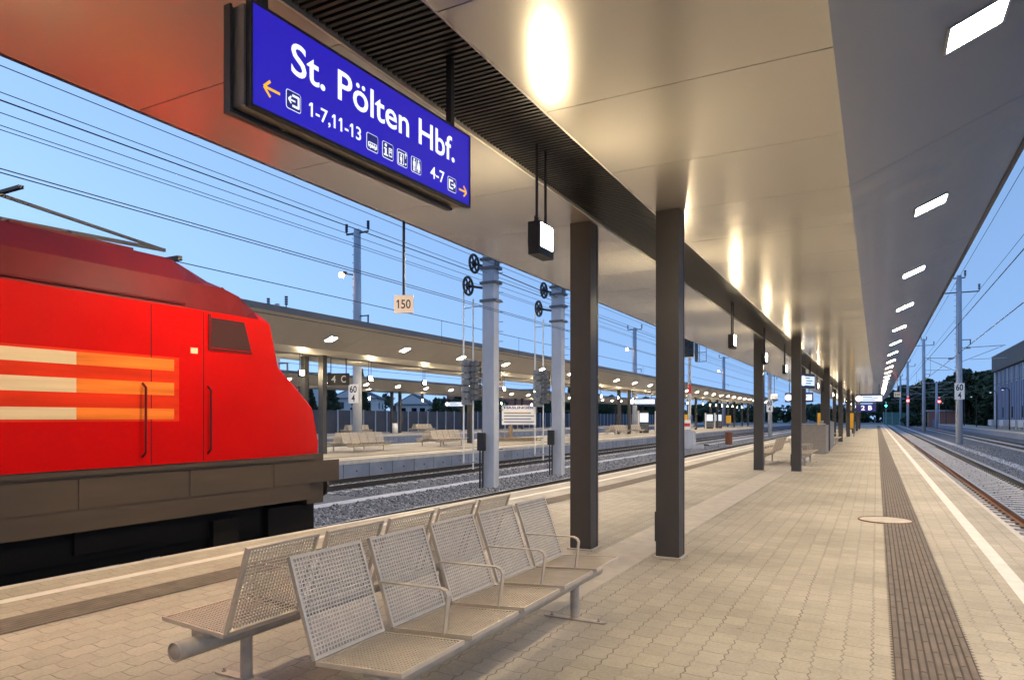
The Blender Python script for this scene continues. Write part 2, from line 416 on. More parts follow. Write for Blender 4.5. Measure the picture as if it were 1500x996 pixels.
for y in np.arange(-30, 190, 2.5): mb.box(RE-.1, RE-.085, y+.02, y+2.48, -1.2, -.2, 1)
for a, b in zip(ysA, ysA[1:]):
    mb.quad((left(a), a, 0), (left(a, .12), a, 0), (left(b, .12), b, 0), (left(b), b, 0))
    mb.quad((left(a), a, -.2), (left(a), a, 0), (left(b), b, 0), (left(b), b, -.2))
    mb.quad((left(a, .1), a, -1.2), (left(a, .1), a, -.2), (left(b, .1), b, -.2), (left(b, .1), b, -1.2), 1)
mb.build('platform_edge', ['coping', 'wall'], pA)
# painted lines, pale centre strip, tactile strips
mb = MB(); mb.box(1.12, 1.26, -10, 190, -.001, .004)
kind(mb.build('white_line', 'line'), 'structure')
mb = MB(); ribbon(mb, .56, .70, .004, ysA); kind(mb.build('white_line', 'line'), 'structure')
mb = MB(); mb.box(-2.93, -2.33, 5.2, 120, -.001, .003); kind(mb.build('paving_strip', 'pale_paver'), 'structure')
def tactile_right():
    mb = MB(); x0, x1, y0, y1 = .102, .566, 2.5, 160
    z = .004
    mb.quad((x0, y0, z), (x1, y0, z), (x1, y1, z), (x0, y1, z), 1)
    y = y0                                            # zigzag edges of the slabs
    while y < 26:
        for xe, sg in ((x0, -1), (x1, 1)):
            pts = [(xe, y, z), (xe+sg*.022, y+.028, z), (xe, y+.056, z)]
            mb.add(pts if sg > 0 else pts[::-1], [(0, 1, 2)])
        y += .062
    n = 10; w = (x1-x0)/n
    for i in range(n):                                # raised ribs, split where the slabs meet
        k = 0; y = y0 + (.23 if i % 2 else 0)
        while y < 160:
            e = min(y+.452, 160)
            mb.prism([(x0+i*w+.006, z), (x0+i*w+.012, z+.006), (x0+(i+1)*w-.012, z+.006), (x0+(i+1)*w-.006, z)], y+.006, e-.004)
            y += .46
    return kind(mb.build('tactile_strip', ['tactile', 'tactile_gap']), 'structure')
tactile_right()
mb = MB()
ribbon(mb, 1.22, 1.66, .004, ysA, 1)
for i in range(7):
    for a, b in zip([.0, 3, 4.5, 6, 8, 10, 13, 16, 19, 22, 40], [3, 4.5, 6, 8, 10, 13, 16, 19, 22, 40, 70]):
        o0 = 1.235+i*.0605; o1 = o0+.032
        mb.add([(left(a, o0), a, .004), (left(a, o0+.006), a, .011), (left(a, o1), a, .011), (left(a, o1+.006), a, .004),
                (left(b, o0), b, .004), (left(b, o0+.006), b, .011), (left(b, o1), b, .011), (left(b, o1+.006), b, .004)],
               [(0,4,5,1),(1,5,6,2),(2,6,7,3)])
kind(mb.build('tactile_strip', ['tactile', 'tactile_gap']), 'structure')

# the two platforms across the tracks and the low one on the right
def far_platform(x0, x1, y0, y1, lines=True):
    mb = MB(); mb.quad((x0+.2, y0, 0), (x1-.2, y0, 0), (x1-.2, y1, 0), (x0+.2, y1, 0))
    p = kind(mb.build('platform', 'paver'), 'structure')
    mb = MB()
    for a, b, s in ((x0, x0+.2, 1), (x1-.2, x1, -1)):
        mb.box(a, b, y0, y1, -.16, 0)
        wx = x0+.06 if s > 0 else x1-.06
        y = y0
        while y < y1:
            mb.box(min(wx, wx+s*.1), max(wx, wx+s*.1), y+.015, min(y+1.48, y1), -1.25, -.16, 1)
            if y < 75: mb.tube((wx-s*.012, y+.75, -.45), (wx+s*.01, y+.75, -.45), .035, 8, 2)
            y += 1.5
        mb.box(min(wx+s*.06, wx+s*.09), max(wx+s*.06, wx+s*.09), y0, y1, -1.25, -.17, 2)
    mb.build('platform_edge', ['coping', 'wall', 'joint'], p)
    if lines:
        for a, b, nm, mt in ((x1-.92, x1-.78, 'white_line', 'line'), (x0+.78, x0+.92, 'white_line', 'line'), (x1-1.8, x1-1.4, 'tactile_strip', 'tactile')):
            kind(MB().box(a, b, y0, y1, -.001, .004).build(nm, mt), 'structure')
    return p
far_platform(-26.5, -17.7, -10, 190)
far_platform(-49.4, -40.6, 10, 210)
far_platform(14.1, 19.0, 40, 260, False)

# ballast, tracks
def bed(x0, x1, y0, y1, z=BED): kind(MB().quad((x0, y0, z), (x1, y0, z), (x1, y1, z), (x0, y1, z)).build('track_bed', 'ballast'), 'structure')
bed(-17.6, -7.0, -30, 320); bed(RE, 13.9, -30, 420)
rail_prof = [(-.07, 0), (.07, 0), (.07, .012), (.012, .03), (.010, .105), (.034, .118), (.034, .150), (.026, .157), (-.026, .157), (-.034, .150), (-.034, .118), (-.010, .105), (-.012, .03), (-.07, .012)]
slp = MB(local=True)
slp.prism([(-1.3, 0), (1.3, 0), (1.27, .16), (.55, .16), (.45, .13), (-.45, .13), (-.55, .16), (-1.27, .16)], -.13, .13)
for x in (-.72, .72):
    slp.box(x-.16, x-.075, -.05, .05, .155, .185, 1); slp.box(x+.075, x+.16, -.05, .05, .155, .185, 1)
SL = slp.build('sleeper', ['sleeper', 'dark_rail']); sl_mesh = SL.data; bpy.data.objects.remove(SL)
def track(cx, y0, y1, near, side='dark_rail', mesh_sl=True):
    root = thing('railway_track', '', 'track', (cx, 0, 0)); del root['label']; del root['category']; kind(root, 'structure')
    for s in (-1, 1):
        mb = MB(local=True)
        mb.prism([(s*.7525+a, RAIL-.157+b) for a, b in rail_prof], y0, y1, 'y', 0)
        mb.box(s*.7525-.024, s*.7525+.024, y0, y1, RAIL-.002, RAIL+.002, 1)
        mb.build('rail', [side if s < 0 else 'dark_rail', 'railtop'], root)
    y = near; zb = RAIL-.157-.165
    for i in range(100):
        o = bpy.data.objects.new('sleeper', sl_mesh); COL.objects.link(o); o.parent = root; o.location = (0, y, zb); y += .6
    rest = MB(local=True)
    while y < min(y1, 260): rest.prism([(-1.3, zb), (1.3, zb), (1.27, zb+.16), (-1.27, zb+.16)], y-.13, y+.13); y += .6
    o = rest.build('sleepers', 'sleeper', root); kind(o, 'stuff')
    return root
track(-9.0, -30, 300, 7.0)
track(-16.0, -30, 300, 15.0)
track(3.55, -10, 420, 4.6, 'rust')
track(10.2, 10, 420, 30)
for x, w, y0, y1, z in ((-13.1, .5, -20, 200, -.74), (6.0, .55, 5, 300, -.74)):
    mb = MB(); y = y0
    while y < y1: mb.box(x-w/2, x+w/2, y+.008, min(y+.992, y1), BED-.05, z); y += 1
    kind(mb.build('cable_trough', 'trough'), 'structure')

def stones(name, x0, x1, y0, y1, n, smin, smax, z, seed):
    g = np.random.default_rng(seed)
    base = np.array([(1,0,0),(-1,0,0),(0,1,0),(0,-1,0),(0,0,1),(0,0,-1)], float)
    fc = np.array([(0,2,4),(2,1,4),(1,3,4),(3,0,4),(2,0,5),(1,2,5),(3,1,5),(0,3,5)])
    P = np.stack([g.uniform(x0, x1, n), y0+(y1-y0)*g.uniform(0, 1, n)**1.5, z+g.uniform(-.01, .03, n)], 1)
    sc = g.uniform(smin, smax, (n, 1, 1)); V = base[None]*(1+g.uniform(-.35, .35, (n, 6, 3)))
    V += g.uniform(-.35, .35, (n, 6, 3))
    a = g.uniform(0, 6.28, n); ca, sa = np.cos(a), np.sin(a)
    Vr = np.stack([V[..., 0]*ca[:, None]-V[..., 1]*sa[:, None], V[..., 0]*sa[:, None]+V[..., 1]*ca[:, None], V[..., 2]*.7], 2)*sc + P[:, None]
    F = (fc[None]+np.arange(n)[:, None, None]*6).reshape(-1, 3)
    o = np_mesh(name, Vr.reshape(-1, 3), F, 'stone'); kind(o, 'stuff')
    o['label'] = 'loose grey ballast stones lying between the tracks'; return o
stones('ballast_stones', -12.8, -10.0, 8, 70, 16000, .02, .045, BED+.01, 1)
stones('ballast_stones', -17.4, -13.4, 16, 60, 5000, .02, .045, BED+.01, 2)
stones('ballast_stones', 4.95, 8.6, 8, 70, 13000, .016, .034, BED+.005, 3); stones('ballast_stones', 2.2, 4.9, 8, 50, 2500, .014, .03, BED, 4)

# ------------------------------------------------------------------ station canopies
def canopy(cx, z, y0, y1, cols, name_label, seam0, sl, sr, wl, wr, far=False, grille_to=60):
    root = thing('station_canopy', name_label, 'canopy', (cx, y0, 0))
    IN, CR = .37, 2.396                          # recess half width, crease half width
    for s in (-1, 1):
        mb = MB(); y = y0
        a, b = (cx-CR, cx-IN) if s < 0 else (cx+IN, cx+CR)
        k = math.floor((y0-seam0)/1.5); edges = [y0]+[seam0+1.5*i for i in range(k+1, 400) if y0 < seam0+1.5*i < y1]+[y1]
        for e0, e1 in zip(edges, edges[1:]): mb.box(a, b, e0+.005, e1-.005, z, z+.03)
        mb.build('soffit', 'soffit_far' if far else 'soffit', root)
        sl_, w = (sl, wl) if s < 0 else (sr, wr)
        mb = MB(); xc = cx+s*CR; xe = xc+s*w; ze = z+sl_*w
        edges = [y0]+[seam0+6.0*i for i in range(-10, 200) if y0 < seam0+6.0*i < y1]+[y1]
        for e0, e1 in zip(edges, edges[1:]):
            p = [(xc, z+.001), (xe, ze), (xe, ze+.03), (xc, z+.031)]
            mb.prism(p if s > 0 else p[::-1], e0+.006, e1-.006)
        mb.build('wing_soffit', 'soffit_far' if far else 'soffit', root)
        mb = MB(); x_ = sorted((xe, xe+s*.05)); mb.box(x_[0], x_[1], y0, y1, ze-.012, ze+.20); mb.build('fascia', 'fascia', root)
        mb = MB(); x_ = sorted((cx+s*IN, cx+s*(IN-.02)))
        mb.box(x_[0], x_[1], y0, y1, z+.001, z+.06); mb.build('recess_lip', 'lip', root)
    xl, zl = cx-CR-wl, z+sl*wl; xr, zr = cx+CR+wr, z+sr*wr
    mb = MB()
    mb.prism([(xl, zl+.18), (xl, zl+.035), (cx-CR, z+.037), (cx-IN-.02, z+.037), (cx-IN-.02, z+.16), (cx+IN+.02, z+.16), (cx+IN+.02, z+.037),
              (cx+CR, z+.037), (xr, zr+.035), (xr, zr+.18), (cx, z+.55)], y0+.02, y1-.02)
    mb.build('roof', 'rooftop', root)
    mb = MB(); y = y0+.05
    while y < min(y1, grille_to): mb.box(cx-IN+.021, cx+IN-.021, y, y+.028, z+.03, z+.10); y += .055
    if y < y1: mb.box(cx-IN+.021, cx+IN-.021, y, y1, z+.03, z+.08)
    mb.build('ceiling_grille', 'slat', root)
    for yc in cols:
        for s in (-1, 1):
            xa, xb = sorted((cx+s*.40, cx+s*.665))
            mb = MB(); mb.box(xa, xb, yc-.13, yc+.075, .02, z-.001); mb.box(xa+.015, xb-.015, yc+.075, yc+.095, .02, z-.001, 1)
            mb.box(xa, xb, yc+.095, yc+.13, .02, z-.001)
            mb.box(xa-.03, xb+.03, yc-.16, yc+.16, .0, .02, 2)
            if s > 0 and not far: mb.box(xa-.022, xa, yc-.10, yc+.06, .18, .52)
            mb.build('column', ['column', 'black', 'pale_paver'], root)
    return root
CX = -2.64; ZC = 3.97
canopy(CX, ZC, -9, 118, [-6.3+14.2*k for k in range(0, 9)], 'long canopy over the near platform with bare dark column pairs', 7.86, .475, .43, 1.68, 1.69)
CB = -22.1; ZB = 4.35
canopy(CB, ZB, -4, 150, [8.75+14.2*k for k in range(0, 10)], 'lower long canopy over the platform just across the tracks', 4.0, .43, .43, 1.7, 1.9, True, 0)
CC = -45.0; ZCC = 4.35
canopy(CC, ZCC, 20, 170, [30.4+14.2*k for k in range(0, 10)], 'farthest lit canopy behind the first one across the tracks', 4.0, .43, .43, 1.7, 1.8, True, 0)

# recessed downlights in the wings
def downlight_master():
    t = thing('downlight', 'x', 'ceiling light')
    f = MB(local=True)
    for a in ((-.20, .20, -.20, -.18), (-.20, .20, .18, .20), (-.20, -.18, -.18, .18), (.18, .20, -.18, .18)): f.box(*a, -.012, .01)
    f.build('frame', 'galv', t)
    MB(local=True).box(-.18, .18, -.18, .18, -.006, .008).build('diffuser', 'downlight', t)
    return t
dlm = downlight_master()
ORD = ['nearest', 'second', 'third', 'fourth', 'fifth', 'sixth', 'seventh', 'eighth']
def wing_lights(cx, z, side, slope, d_in, ys, where, first, fargrp):
    global dl_used
    ang = math.atan(slope)*(-1 if side > 0 else 1)
    for i, y in enumerate(ys):
        x = cx+side*(2.396+d_in); zz = z+slope*d_in-.003
        if i < len(first): lab, g = f'{first[i]} bright square downlight in {where}', f'downlights in {where}'
        else: lab, g = f'small bright downlight receding far along {where}', f'far downlights in {where}'
        o = dup(dlm, (x, y, zz), None, lab, g); o.rotation_euler = (0, ang, 0)
ysl = [1.15+4.6*k for k in range(0, 26)]
wing_lights(CX, ZC, 1, .43, .857, [y for y in ysl if y < 117], 'the right canopy wing', ['overhead']+ORD, None)
wing_lights(CX, ZC, -1, .475, .857, [y for y in ysl if y < 117], 'the left wing of the near canopy', [], None)
wing_lights(CB, ZB, 1, .43, .78, [15.8+4.8*k for k in range(0, 28)], 'the canopy across the tracks', ['hidden']+ORD[:4], None)
wing_lights(CB, ZB, -1, .43, .78, [15.8+4.8*k for k in range(0, 24)], 'the back wing of the canopy across the tracks', [], None)
wing_lights(CC, ZCC, 1, .43, .78, [31+4.8*k for k in range(0, 26)], 'the farthest canopy', [], None)

# pendant lamps under the ridge
def pendant_master():
    t = thing('pendant_lamp', 'x', 'lamp')
    b = MB(local=True)
    b.box(-.055, .055, -.15, .15, 0, .07); b.box(-.045, .045, -.14, .14, .07, .275)
    b.box(-.058, .058, -.15, -.128, .07, .275); b.box(-.058, .058, .128, .15, .07, .275); b.box(-.058, .058, -.15, .15, .275, .285)
    b.build('housing', 'black', t)
    for s in (-1, 1):
        x = sorted((s*.0455, s*.053)); MB(local=True).box(x[0], x[1], -.125, .125, .075, .27).build('diffuser', 'pendant', t)
    for y in (-.09, .09): MB(local=True).tube((0, y, .285), (0, y, 1.0), .013, 8).build('hanging_rod', 'black', t)
    h = MB(local=True); h.path([(0, -.13, .285), (0, -.13, .33), (0, -.05, .33)], .006, 6); h.build('cable', 'black', t)
    return t
pm = pendant_master()
for i in range(24):
    y = .95+4.6*i
    labs = {1: 'pendant lamp hanging on two black rods beside the first column pair', 3: 'first pendant lamp seen beyond the near columns',
            4: 'pendant lamp just left of the second column pair'}
    dup(pm, (CX, y, 3.03), None, labs.get(i, 'small pendant lamp of the row receding under the near canopy'), 'pendant lamps under the near canopy' if i in labs else 'far pendant lamps under the near canopy')
for i in range(26):
    dup(pm, (CB, 17.6+4.6*i, 3.38), None, 'small pendant lamp hanging under the canopy across the tracks', 'pendant lamps under the canopy across the tracks')
for i in range(9):
    dup(pm, (CC, 36+9.2*i, 3.38), None, 'tiny pendant lamp hanging under the farthest canopy', 'pendant lamps under the farthest canopy')
for m_ in (dlm, pm):
    for c in list(m_.children): bpy.data.objects.remove(c)
    bpy.data.objects.remove(m_)

# ------------------------------------------------------------------ station name sign
def name_sign():
    P0 = Vector((-2.53, 2.23, 3.03)); ang = math.atan2(4.02-2.23, -2.45+2.53)
    t = thing('station_sign', 'large hanging blue illuminated sign with the white station name', 'sign', P0, ang)
    Lw, Hh = 1.80, .49
    b = MB(local=True)                                   # front light box frame
    b.box(0, Lw, 0, .035, 0, .012); b.box(0, Lw, 0, .035, Hh-.012, Hh); b.box(0, .012, 0, .035, .012, Hh-.012); b.box(Lw-.012, Lw, 0, .035, .012, Hh-.012)
    b.build('frame', 'black', t)
    MB(local=True).box(.012, Lw-.012, .004, .03, .012, Hh-.012).build('face', 'signblue', t)
    c = MB(local=True); c.box(-.012, Lw-.02, .035, .118, .008, Hh-.02)
    for u in (.25, .65, 1.05, 1.45): c.tube((u, .07, .016), (u, .07, .008), .008, 8)
    c.build('body', 'sign_body', t)
    b = MB(local=True)
    b.box(-.035, Lw-.075, .118, .145, -.02, Hh-.01); b.box(-.035, Lw-.075, .100, .118, -.02, -.004); b.box(-.035, -.022, .100, .118, -.004, Hh-.01)
    b.build('back_box', 'column', t)
    for u in (.12, 1.66): MB(local=True).box(u-.02, u+.02, .05, .09, Hh-.02, .98).build('hanging_rod', 'black', t)
    y = .0025
    v = lambda z: z-3.03
    lettering('St. Pölten Hbf.', (.238, 1.615, .247, .409), y, 'signwhite', t, .012)
    lettering('1-7,11-13', (.352, .728, .073, .157), y, 'signwhite', t, .012)
    lettering('4-7', (1.352, 1.502, .076, .153), y, 'signwhite', t, .012)
    def arrow(mb, u0, u1, vc, h, d, w):                   # d = +1 points right
        tip, tail = (u1, u0) if d > 0 else (u0, u1)
        def stroke(a, b_):
            ax, az = a; bx, bz = b_; L = math.hypot(bx-ax, bz-az); nx, nz = -(bz-az)/L*w/2, (bx-ax)/L*w/2
            mb.add([(ax+nx, y, az+nz), (bx+nx, y, bz+nz), (bx-nx, y, bz-nz), (ax-nx, y, az-nz)], [(3, 2, 1, 0)])
        stroke((tail, vc), (tip-d*.004, vc)); y_ = .0022
        for s in (-1, 1): stroke((tip-d*h*.5, vc+s*h/2), (tip, vc))
        return mb
    arrow(MB(local=True), .075, .17, .118, .075, -1, .013).build('arrow', 'signyellow', t)
    arrow(MB(local=True), 1.665, 1.755, .093, .07, 1, .013).build('arrow', 'signyellow', t)
    def rr(u0, u1, v0, v1, r, n=5):
        pts = []
        for cx_, cz_, a0 in ((u1-r, v0+r, -90), (u1-r, v1-r, 0), (u0+r, v1-r, 90), (u0+r, v0+r, 180)):
            for i in range(n+1):
                a = R(a0+90*i/n); pts.append((cx_+r*math.cos(a), cz_+r*math.sin(a)))
        return pts
    def flat(mb, pts, dep, m=0): mb.add([(u, dep, w) for u, w in pts], [tuple(range(len(pts)))], m)
    def rect(mb, u0, u1, v0, v1, dep, m=0): flat(mb, [(u0, v0), (u1, v0), (u1, v1), (u0, v1)], dep, m)
    def disc(mb, u, w, r, dep, m=0): flat(mb, [(u+r*math.cos(a), w+r*math.sin(a)) for a in np.linspace(0, 2*math.pi, 13)[:-1]], dep, m)
    d1, d2, d3, d4 = .0030, .0020, .0010, .0002
    def icon(u0, u1, v0, v1):
        mb = MB(local=True); flat(mb, rr(u0, u1, v0, v1, .014), d1, 0); flat(mb, rr(u0+.0032, u1-.0032, v0+.0032, v1-.0032, .011), d2, 1); return mb
    def stroke(mb, a, b_, w, dep, m=0):
        ax, az = a; bx, bz = b_; L = math.hypot(bx-ax, bz-az); nx, nz = -(bz-az)/L*w/2, (bx-ax)/L*w/2
        flat(mb, [(ax-nx, az-nz), (bx-nx, bz-nz), (bx+nx, bz+nz), (ax+nx, az+nz)], dep, m)
    mats = ['signwhite', 'signdeep']
    def exit_icon(u0, u1, v0, v1, d):
        mb = icon(u0, u1, v0, v1); c = (u0+u1)/2; w = u1-u0; vc = (v0+v1)/2; f = lambda q: c+(-d)*q*w
        for (a, b_) in (((f(.32), v0+.018), (f(.32), v1-.018)), ((f(.32), v0+.022), (f(-.1), v0+.022)), ((f(.32), v1-.022), (f(-.1), v1-.022))): stroke(mb, a, b_, .012, d3)
        stroke(mb, (f(.1), vc), (f(-.34), vc), .008, d4)
        for s in (-1, 1): stroke(mb, (f(-.18), vc+s*.017), (f(-.36), vc), .008, d4-.0003)
        mb.build('pictogram', mats, t)
    exit_icon(.206, .300, .070, .164, -1); exit_icon(1.538, 1.633, .050, .144, 1)
    mb = icon(.771, .866, .060, .156)                     # bus
    flat(mb, rr(.783, .856, .078, .108, .008), d3); rect(mb, .786, .853, .078, .09, d3-.0002)
    for i in range(4): rect(mb, .790+i*.016, .801+i*.016, .093, .104, d4, 1)
    for u in (.800, .838): disc(mb, u, .078, .009, d4, 1); disc(mb, u, .078, .006, d4-.0006)
    mb.build('pictogram', mats, t)
    mb = icon(.902, .998, .059, .154)                     # information and luggage
    disc(mb, .930, .134, .010, d3); rect(mb, .922, .938, .080, .118, d3); rect(mb, .914, .930, .110, .118, d3-.0002); rect(mb, .912, .948, .074, .083, d3-.0004)
    rect(mb, .956, .986, .078, .128, d3); rect(mb, .961, .981, .084, .100, d4, 1); rect(mb, .961, .981, .106, .121, d4, 1); rect(mb, .964, .978, .110, .117, d4-.0005)
    mb.build('pictogram', mats, t)
    mb = icon(1.032, 1.127, .058, .153)                   # lift
    flat(mb, rr(1.040, 1.092, .066, .136, .006), d3); rect(mb, 1.046, 1.086, .070, .130, d3-.0003, 1)
    disc(mb, 1.066, .120, .007, d4); rect(mb, 1.057, 1.075, .088, .111, d4); rect(mb, 1.060, 1.065, .070, .09, d4-.0002); rect(mb, 1.067, 1.072, .070, .09, d4-.0002)
    stroke(mb, (1.108, .112), (1.108, .140), .005, d3)
    for s in (-1, 1): stroke(mb, (1.108+s*.010, .130), (1.108, .143), .005, d4)
    flat(mb, [(1.098, .084), (1.108, .070), (1.118, .084)], d3)
    mb.build('pictogram', mats, t)
    mb = icon(1.162, 1.260, .057, .152)                   # toilets
    for k, u in enumerate((1.190, 1.232)):
        disc(mb, u, .136, .008, d3)
        if k == 0: rect(mb, u-.012, u+.012, .098, .126, d3); rect(mb, u-.010, u-.002, .066, .100, d3-.0002); rect(mb, u+.002, u+.010, .066, .100, d3-.0002)
        else: flat(mb, [(u-.017, .084), (u+.017, .084), (u+.008, .126), (u-.008, .126)], d3); rect(mb, u-.008, u-.001, .066, .086, d3-.0002); rect(mb, u+.001, u+.008, .066, .086, d3-.0002)
    rect(mb, 1.2095, 1.2125, .068, .142, d3-.0004)
    mb.build('pictogram', mats, t)
    return t
name_sign()

# ------------------------------------------------------------------ benches
def bench_master():
    t = thing('bench', 'x', 'bench')
    def panel(w, h):
        """perforated sheet w x h in the xy plane with a folded rim"""
        mb = MB(local=True); rim = .016
        for a in ((0, w, 0, rim), (0, w, h-rim, h), (0, rim, rim, h-rim), (w-rim, w, rim, h-rim)): mb.box(*a, -.018, .004)
        nx = round((w-2*rim)/.0215); ny = round((h-2*rim)/.0215); px = (w-2*rim)/nx; py = (h-2*rim)/ny
        for i in range(1, nx): x = rim+i*px; mb.box(x-.0038, x+.0038, rim, h-rim, -.001, .0016)
        for j in range(1, ny): y = rim+j*py; mb.box(rim, w-rim, y-.0038, y+.0038, -.0022, .0009)
        return mb
    def place(mb, origin, ax, ay, az):
        O = Vector(origin); ax, ay, az = Vector(ax), Vector(ay), Vector(az)
        mb.v = [tuple(O+ax*p[0]+ay*p[1]+az*p[2]) for p in mb.v]; return mb
    SW = .535; PITCH = .61
    # seat: from the crease (x=-.28, z=.418) to the front (x=.235, z=.45); back leans from the crease up to (-.45, .905)
    a = Vector((.515, 0, .030)); La = a.length; a /= La; na = Vector((-a.z, 0, a.x))
    b = Vector((-.17, 0, .487)); Lb = b.length; b /= Lb; nb = Vector((b.z, 0, -b.x))
    seat = place(panel(SW, La), (-.28, 0, .418), (0, 1, 0), a, na)
    back = place(panel(SW, Lb), (-.285, 0, .424), (0, 1, 0), b, nb)
    so = seat.build('seat', 'bench', t); bo = back.build('backrest', 'bench', t)
    arm = MB(local=True)
    pts = [(-.375, 0, .672), (-.05, 0, .678), (.045, 0, .680), (.075, 0, .668), (.088, 0, .645), (.062, 0, .44)]
    for p, q in zip(pts, pts[1:]): arm.bar(p, q, .034, .009, (0, .0, 1) if abs(q[0]-p[0]) > abs(q[2]-p[2]) else (1, 0, 0))
    ao = arm.build('armrest', 'bench', t)
    br = MB(local=True)
    for y in (.10, .42): br.box(-.19, .16, y, y+.045, .385, .412); br.box(-.075, .075, y+.004, y+.041, .345, .385)
    bro = br.build('bracket', 'bench_tube', t)
    y0 = -1.525
    for i in range(5):
        for src in (so, bo, bro) + ((ao,) if i else ()):
            o = src if (i == 0 and src is not ao) else src.copy()
            if o is not src: COL.objects.link(o)
            o.location = (0, y0+i*PITCH, 0)
    bpy.data.objects.remove(ao)
    mb = MB(local=True); mb.tube((0, -1.56, .31), (0, 1.54, .31), .055, 20, cap=True)
    mb.torus((0, -1.56, .31), .05, .006, 'y', 20, 6); mb.torus((0, 1.54, .31), .05, .006, 'y', 20, 6)
    mb.build('beam', 'bench_tube', t, True)
    for y in (-1.12, 1.05):
        l = MB(local=True); l.tube((0, y, .012), (0, y, .27), .037, 16)
        lo = l.build('leg', 'bench_tube', t, False)
        f = MB(local=True)
        pts = [(.265+.035*math.cos(R(q))-.035, y+.035*math.sin(R(q))) for q in range(-90, 91, 30)] + [(-.23+.035*math.cos(R(q)), y+.035*math.sin(R(q))) for q in range(90, 271, 30)]
        f.prism(pts, 0, .012, 'z')
        f.tube((0, y, .012), (0, y, .02), .045, 16)
        for x in (-.2, .2): f.tube((x, y, .012), (x, y, .022), .014, 6); f.tube((x, y, .02), (x, y, .036), .006, 6)
        f.build('foot_plate', 'bench_tube', lo)
    return t
bm = bench_master(); bm.location = (-2.12, 4.03, 0); bm['label'] = 'nearest perforated steel bench with armrests facing the right track'; bm['group'] = 'benches under the near canopy'
G1 = 'benches under the near canopy'
dup(bm, (-3.42, 4.03, 0), math.pi, 'nearest perforated steel bench turned towards the red locomotive', G1)
dup(bm, (-2.12, 26.0, 0), 0, 'right bench of the back to back pair behind the second columns', G1)
dup(bm, (-3.42, 26.0, 0), math.pi, 'left facing bench seen between the second pair of columns', G1)
dup(bm, (-2.12, 45.5, 0), 0, 'far small bench right side beyond the stair parapet', G1)
dup(bm, (-3.42, 45.5, 0), math.pi, 'far small bench left side beyond the stair parapet', G1)
G2 = 'benches on the platform across the tracks'
for y, w in ((26.0, 'beside the locomotive nose'), (33.2, 'left of the near tension mast'), (63.5, 'seen between the near columns, left one'), (68.5, 'seen between the near columns, right one')):
    dup(bm, (-21.45, y, 0), 0, f'bench facing us across the tracks, {w}', G2)
    dup(bm, (-22.75, y, 0), math.pi, f'bench facing away across the tracks, {w}', G2)
for y in (86.0, 91.5): dup(bm, (-21.45, y, 0), 0, 'small distant bench on the opposite platform beyond the signal mast', G2)
G3 = 'benches on the farthest platform'
for y, w in ((52.5, 'left'), (63.5, 'right')):
    dup(bm, (-44.3, y, 0), 0, f'bench on the farthest platform before the dark fence, {w} one of two', G3)
    dup(bm, (-45.6, y, 0), math.pi, f'bench on the farthest platform turned to the fence, {w} one of two', G3)

# manhole cover in the paving
t = thing('manhole_cover', 'round concrete manhole cover with rusty iron rim beside the tactile strip', 'manhole', (.12, 12.24, 0))
MB(local=True).tube((0, 0, -.02), (0, 0, .012), .36, 40).build('cover', 'cover', t)
mb = MB(local=True); mb.torus((0, 0, .006), .375, .012, 'z', 48, 6); mb.build('rim', 'ring', t)

